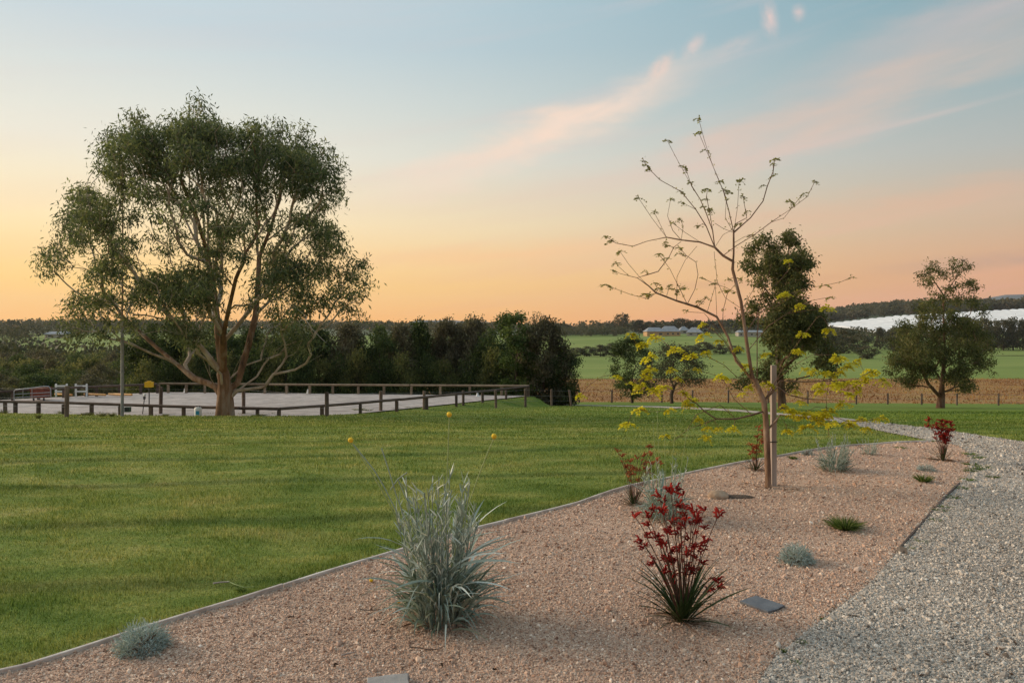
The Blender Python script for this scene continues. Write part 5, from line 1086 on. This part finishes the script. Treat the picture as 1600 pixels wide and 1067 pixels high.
paw(990, 790, 'orange red kangaroo paw beside the timber edging, left of the silvery plant', [(965, 705), (972, 712), (985, 720), (978, 728), (996, 716), (990, 732), (1006, 712), (1016, 698), (1018, 710), (1026, 718), (1032, 724), (1018, 724), (984, 735)], 34, .28, .14, 'orangefl', .95)
paw(1180, 736, 'slender rusty kangaroo paw just left of the staked tree trunk', [(1186, 668), (1190, 674), (1184, 682), (1192, 690), (1178, 700), (1172, 708), (1186, 700), (1174, 695)], 22, .30, .10, 'orangefl', 1.1)
paw(1474, 721, 'dark red kangaroo paw at the far tip of the bed beside the driveway', [(1462, 662), (1470, 658), (1478, 660), (1486, 662), (1466, 670), (1474, 672), (1482, 674), (1470, 682), (1478, 684), (1462, 678), (1488, 672), (1450, 656), (1474, 665)], 26, .30, .12, 'redfl', 1.2, extra=3)

# ---- cushion bushes and grass tufts
def cushion(px, pyb, wpx, hpx, label, n=1500):
    x, y, z = at(px, pyb); y += wpx/2/FOC*y*.7; x = (px-800)/FOC*y; z = g(x, y); r_ = wpx/2/FOC*y; h = hpx/FOC*y*.92; root = empty('cushion_bush', (x, y, z)); tag(root, label, 'shrub')
    d = rng.normal(0, 1, (n, 3)); d[:, 2] = abs(d[:, 2])*.8; d /= np.linalg.norm(d, axis=1)[:, None]; q = rng.uniform(.45, .95, n); B = d*np.array([r_, r_, h])*q[:, None]*(1+.12*np.sin(d[:, :1]*9)*np.sin(d[:, 1:2]*8))
    D = d+rng.normal(0, .7, (n, 3)); a = Acc(); ribbons(a, B, D, rng.uniform(.12, .32, n)*r_, np.full(n, .022)*max(r_, .1), rng.uniform(-.5, .5, n), 3, np.clip(rng.uniform(0, 1, n), 0, 1), taper=.5)
    tag(obj('foliage', (a, M['cushion']), root), kind='stuff')
    a = Acc(); 
    for _ in range(26):
        v = rng.normal(0, 1, 3); v[2] = abs(v[2]); v /= np.linalg.norm(v); e_ = v*np.array([r_, r_, h])*.8; tube(a, [(0, 0, 0), e_*.5+(0, 0, .01), e_], .003, 4)
    tag(obj('stems', (a, M['twig']), root), kind='stuff')
cushion(222, 1030, 84, 47, 'silvery grey cushion bush against the timber edging at the lower left', 2600)
cushion(1245, 886, 56, 34, 'grey cushion bush in the open gravel below the green grass tuft', 2200)
cushion(1447, 738, 30, 12, 'low grey cushion bush near the far right of the bed', 900)
cushion(1262, 713, 22, 12, 'small grey cushion bush beside the edging right of the staked tree', 800)
def tuft(px, pyb, wpx, hpx, label, n=260, flat=False, mat='tuft', name='grass_tuft'):
    x, y, z = at(px, pyb); r_ = wpx/2/FOC*y; h = hpx/FOC*y; root = empty(name, (x, y, z)); tag(root, label, 'grass tuft' if name == 'grass_tuft' else 'weed')
    th = rng.uniform(0, 6.283, n); q = np.sqrt(rng.random(n))*r_*.3; B = np.column_stack([np.cos(th)*q, np.sin(th)*q, np.zeros(n)]); sp = rng.uniform(.05, 1.0, n)*r_*1.1; D = np.column_stack([np.cos(th)*sp, np.sin(th)*sp, h*rng.uniform(.7, 1.3, n)]); L = np.linalg.norm(D, axis=1)
    a = Acc(); ribbons(a, B, D, L, rng.uniform(.003, .005, n)*(1+y*.06), rng.uniform(.1, .4, n), 4); obj('foliage', (a, M[mat]), root)['kind'] = 'stuff'
tuft(1320, 828, 62, 22, 'broad green grass tuft in the middle of the gravel bed', 520)
tuft(1443, 754, 32, 14, 'small round green grass tuft below the far grey cushion bush', 260)
tuft(1239, 718, 16, 7, 'tiny green grass tuft beside the edging right of the staked tree', 120)
tuft(1408, 701, 22, 4, 'thin flat patch of green grass at the far end of the bed', 90)
lab = ['green weed clump on the driveway edge nearest the camera', 'weed clump between bed and driveway, second from the camera', 'small weed on the driveway edge beside a clump', 'weed on the driveway edge beyond the near clumps']
for i, (px, py, wd, h) in enumerate(((1245, 1040, 22, 9), (1223, 1022, 14, 9), (1252, 1008, 18, 8), (1285, 970, 10, 5))): tuft(px, py, wd, h, lab[i], 120, name='weed')
for q_, (px, py, wd) in enumerate(((1420, 858, 30), (1440, 848, 26), (1462, 815, 20), (1476, 795, 20), (1488, 780, 24), (1500, 765, 22), (1512, 752, 20), (1470, 800, 22), (1515, 738, 18), (1520, 728, 26), (1530, 718, 22), (1516, 712, 22), (1550, 748, 18), (1535, 732, 30), (1525, 735, 20))):
    tuft(px, py, wd*1.2, 6, 'low green weed on the seam between bed and driveway, %s from the camera' % ORD[q_], 120, name='weed')
for q_, (px, py, wd, h) in enumerate(sorted(((98, 647, 26, 7), (130, 649, 22, 5), (140, 649, 16, 6), (160, 650, 22, 8), (175, 650, 16, 7), (60, 654, 12, 10), (5, 646, 20, 7), (258, 650, 14, 4), (405, 650, 30, 5), (430, 648, 30, 4), (560, 642, 22, 6), (575, 643, 24, 5), (640, 638, 34, 4), (620, 640, 20, 4), (330, 648, 30, 4), (375, 648, 34, 4)))):
    tuft(px, py, wd, h, 'ragged weed on the far lawn edge below the arena rail, %s from the left' % ORD[q_], 90, mat='gum2', name='weed')

# ---- slab, rocks, sticks, leaves
def slab(px, py, wx, wy, h, rz, mat, label, name, cat, zo=0.0, tilt=(0, 0)):
    x, y, z = at(px, py); a = Acc(); k = .86; V = []
    for zz, s in ((-.02, 1), (h*.8, 1), (h, k+.1)): V += [(sx*wx/2*s+rng.normal(0, wx*.02), sy*wy/2*s+rng.normal(0, wy*.02), zz) for sx, sy in ((-1, -1), (0, -1.03), (1, -1), (1.02, 0), (1, 1), (0, 1.02), (-1, 1), (-1.02, 0))]
    f = [[r_*8+j, r_*8+(j+1) % 8, r_*8+8+(j+1) % 8, r_*8+8+j] for r_ in (0, 1) for j in range(8)]; a.add(V, f); a.add(V, [[16+j for j in range(8)]]); o = obj(name, (a, M[mat], False), None, (x, y, z+.012+zo)); o.rotation_euler = (tilt[0], tilt[1], rz); tag(o, label, cat); return o
slab(1190, 948, .165, .20, .012, .62, 'slate', 'flat dark grey slate tile lying in the pink gravel', 'slate_tile', 'tile')
slab(606, 1078, .19, .13, .03, .2, 'rockgrey', 'flat grey stone cut by the bottom of the view', 'flat_stone', 'stone')
def rock(px, py, r_, sc, mat, label, jit=.12):
    x, y, z = at(px, py); a = Acc(); blob(a, (0, 0, 0), r_, 10, 6, jit=jit, sc=sc); o = obj('rock', (a, M[mat]), None, (x, y, z+r_*sc[2]*.35)); tag(o, label, 'rock')
rock(1122, 779, .10, (1.1, .8, .62), 'rock', 'brown rounded rock left of the staked tree', .05)
rock(1150, 778, .10, (1.9, .9, .2), 'bark_dark', 'low dark flat shape put in for shade beside the brown rock', .05)  # dark flat shape stands in for the shadow the rock casts
rock(628, 1064, .035, (1.3, 1, .6), 'dark', 'small dark bark lump on the flat grey stone at the bottom')
def stick(pts, r_, label, mat='bark_dark', name='stick'):
    P_ = [np.array(at(*p))+np.array([0, 0, r_*1.1+.016]) for p in pts]; b_ = P_[0].copy(); a = Acc(); tube(a, [p-b_ for p in P_], np.linspace(r_, r_*.6, len(P_)), 6, wob=.1); tag(obj(name, (a, M[mat]), None, b_), label, name)
stick([(640, 1017), (655, 1018), (672, 1021), (685, 1020)], .0035, 'thin dark curved stick on the gravel below the front silvery plant')
stick([(562, 957), (575, 958.5), (588, 958), (600, 957)], .003, 'straight dark twig left of the front silvery plant')
stick([(578, 957), (584, 952), (590, 946)], .002, 'short twig forking up from a straight dark one')
stick([(914, 1030), (922, 1036), (932, 1043)], .0022, 'thin pale straw lying alone on the lower gravel', 'stake')
stick([(616, 961), (640, 965), (660, 968)], .0025, 'thin twig under the left side of the front silvery plant')
stick([(1325, 966), (1345, 968)], .004, 'short dark stick on the driveway gravel')
stick([(533, 1030), (545, 1027), (554, 1025)], .005, 'small pale grey stick on the gravel at lower middle', 'stake')
stick([(333, 917), (345, 915), (358, 914)], .006, 'pale broken twig lying on the lawn near the edging', 'stake')
stick([(355, 912), (366, 917), (380, 922), (398, 921)], .003, 'thin twig with green leaves lying on the lawn near the edging', 'yellstem')
tuft(377, 924, 24, 8, 'small green weed on the lawn edge beside a fallen twig', 90, name='weed')
LM_ = [((222, 1020), 'lower left cushion bush'), ((690, 960), 'front silvery plant'), ((1068, 965), 'bright red kangaroo paw'), ((1190, 948), 'slate tile'), ((1245, 878), 'middle cushion bush'), ((606, 1060), 'flat grey stone'), ((1201, 764), 'staked tree'), ((1320, 820), 'broad grass tuft'), ((990, 785), 'orange red kangaroo paw'), ((1443, 750), 'far round tuft')]
seen_ = {}
def where(px, py):
    (q, nm) = min(LM_, key=lambda l: math.hypot(l[0][0]-px, (l[0][1]-py)*1.5)); dx_, dy_ = px-q[0], py-q[1]
    d = ('right of' if dx_ > 0 else 'left of') if abs(dx_) > abs(dy_)*1.2 else ('in front of' if dy_ > 0 else 'behind'); k = (nm, d); seen_[k] = seen_.get(k, 0)+1
    return '%s %s, %s there' % (d, nm, ORD[seen_[k]-1])
def fallen(px, py, s, label, mat='dryleaf', v=.2):
    x, y, z = at(px, py); a = Acc(); L = s
    for i in range(random.randint(1, 3)):
        c_ = np.array([random.uniform(-.5, .5)*L*1.2, random.uniform(-.5, .5)*L, .010]); an = random.uniform(0, 6.28); d = np.array([math.cos(an), math.sin(an), random.uniform(-.1, .3)])*L; w_ = np.array([-math.sin(an), math.cos(an), 0])*L*.28
        a.add([c_-d/2, c_-d*.1+w_+(0, 0, .004), c_+d/2+(0, 0, .006), c_-d*.1-w_+(0, 0, .005), c_+(0, 0, -.003)], [[0, 4, 1], [1, 4, 2], [2, 4, 3], [3, 4, 0]], v)
    tag(obj('fallen_leaf', (a, M[mat]), None, (x, y, z+.012)), label, 'leaf', 'dry leaves scattered over the bed')
for px, py in ((455, 970), (470, 978), (477, 997), (526, 1046), (774, 1052), (781, 1059), (700, 1040), (690, 1046), (1167, 852), (1195, 854), (1205, 854), (1226, 817), (1244, 780), (1373, 763), (1396, 803), (1187, 830), (864, 941), (870, 966), (960, 970), (880, 905), (1345, 898), (1302, 925), (1350, 862), (862, 868), (886, 862), (853, 872), (1110, 950), (1150, 862), (1100, 1040), (310, 1058)):
    fallen(px, py, random.uniform(.014, .026), 'dark dry leaf on the pink gravel '+where(px, py), v=random.uniform(0, .45))
for px, py in ((1400, 1052), (1440, 1062), (1575, 1060), (1585, 1012), (1560, 1020), (1540, 1030), (1355, 950), (1300, 955)): fallen(px, py, random.uniform(.02, .035), 'reddish leaf on grey driveway '+where(px, py).replace('bright red ', ''), v=random.uniform(.3, .6))
fallen(312, 1055, .05, 'large pale dry leaf at the bottom left of the bed', v=1.0)
for i, (px, py) in enumerate(((580, 912), (623, 946), (610, 955))):
    x, y, z = at(px, py); a = Acc(); blob(a, (0, 0, .024), (.013, .009, .007)[i], 10, 7, jit=.08); tag(obj('fallen_flower', (a, M['yflower']), None, (x, y, z)), ('yellow button flower head lying on the gravel left of the front plant', 'small yellow flower head close to the base of the front plant', 'tiny yellow flower head on the gravel by a twig')[i], 'flower')

# ------------------------------------------------------------------ evening haze over the land
a = Acc(); X0, X1, Y0, Y1, Z0, Z1 = -6500, 6500, -200, 5400, -60, 260
box(a, ((X0+X1)/2, (Y0+Y1)/2, (Z0+Z1)/2), (X1-X0, Y1-Y0, Z1-Z0)); m = bpy.data.materials.new('haze_air'); m.use_nodes = True; n = NT(m.node_tree); n.n.clear()
o_ = n.new('ShaderNodeOutputMaterial'); v_ = n.new('ShaderNodeVolumePrincipled'); v_.inputs['Density'].default_value = HAZE; v_.inputs['Color'].default_value = (.92, .90, .92, 1); v_.inputs['Anisotropy'].default_value = 0.2
n.link(v_.outputs[0], o_.inputs['Volume']); tag(obj('haze', (a, m, False)), kind='stuff')
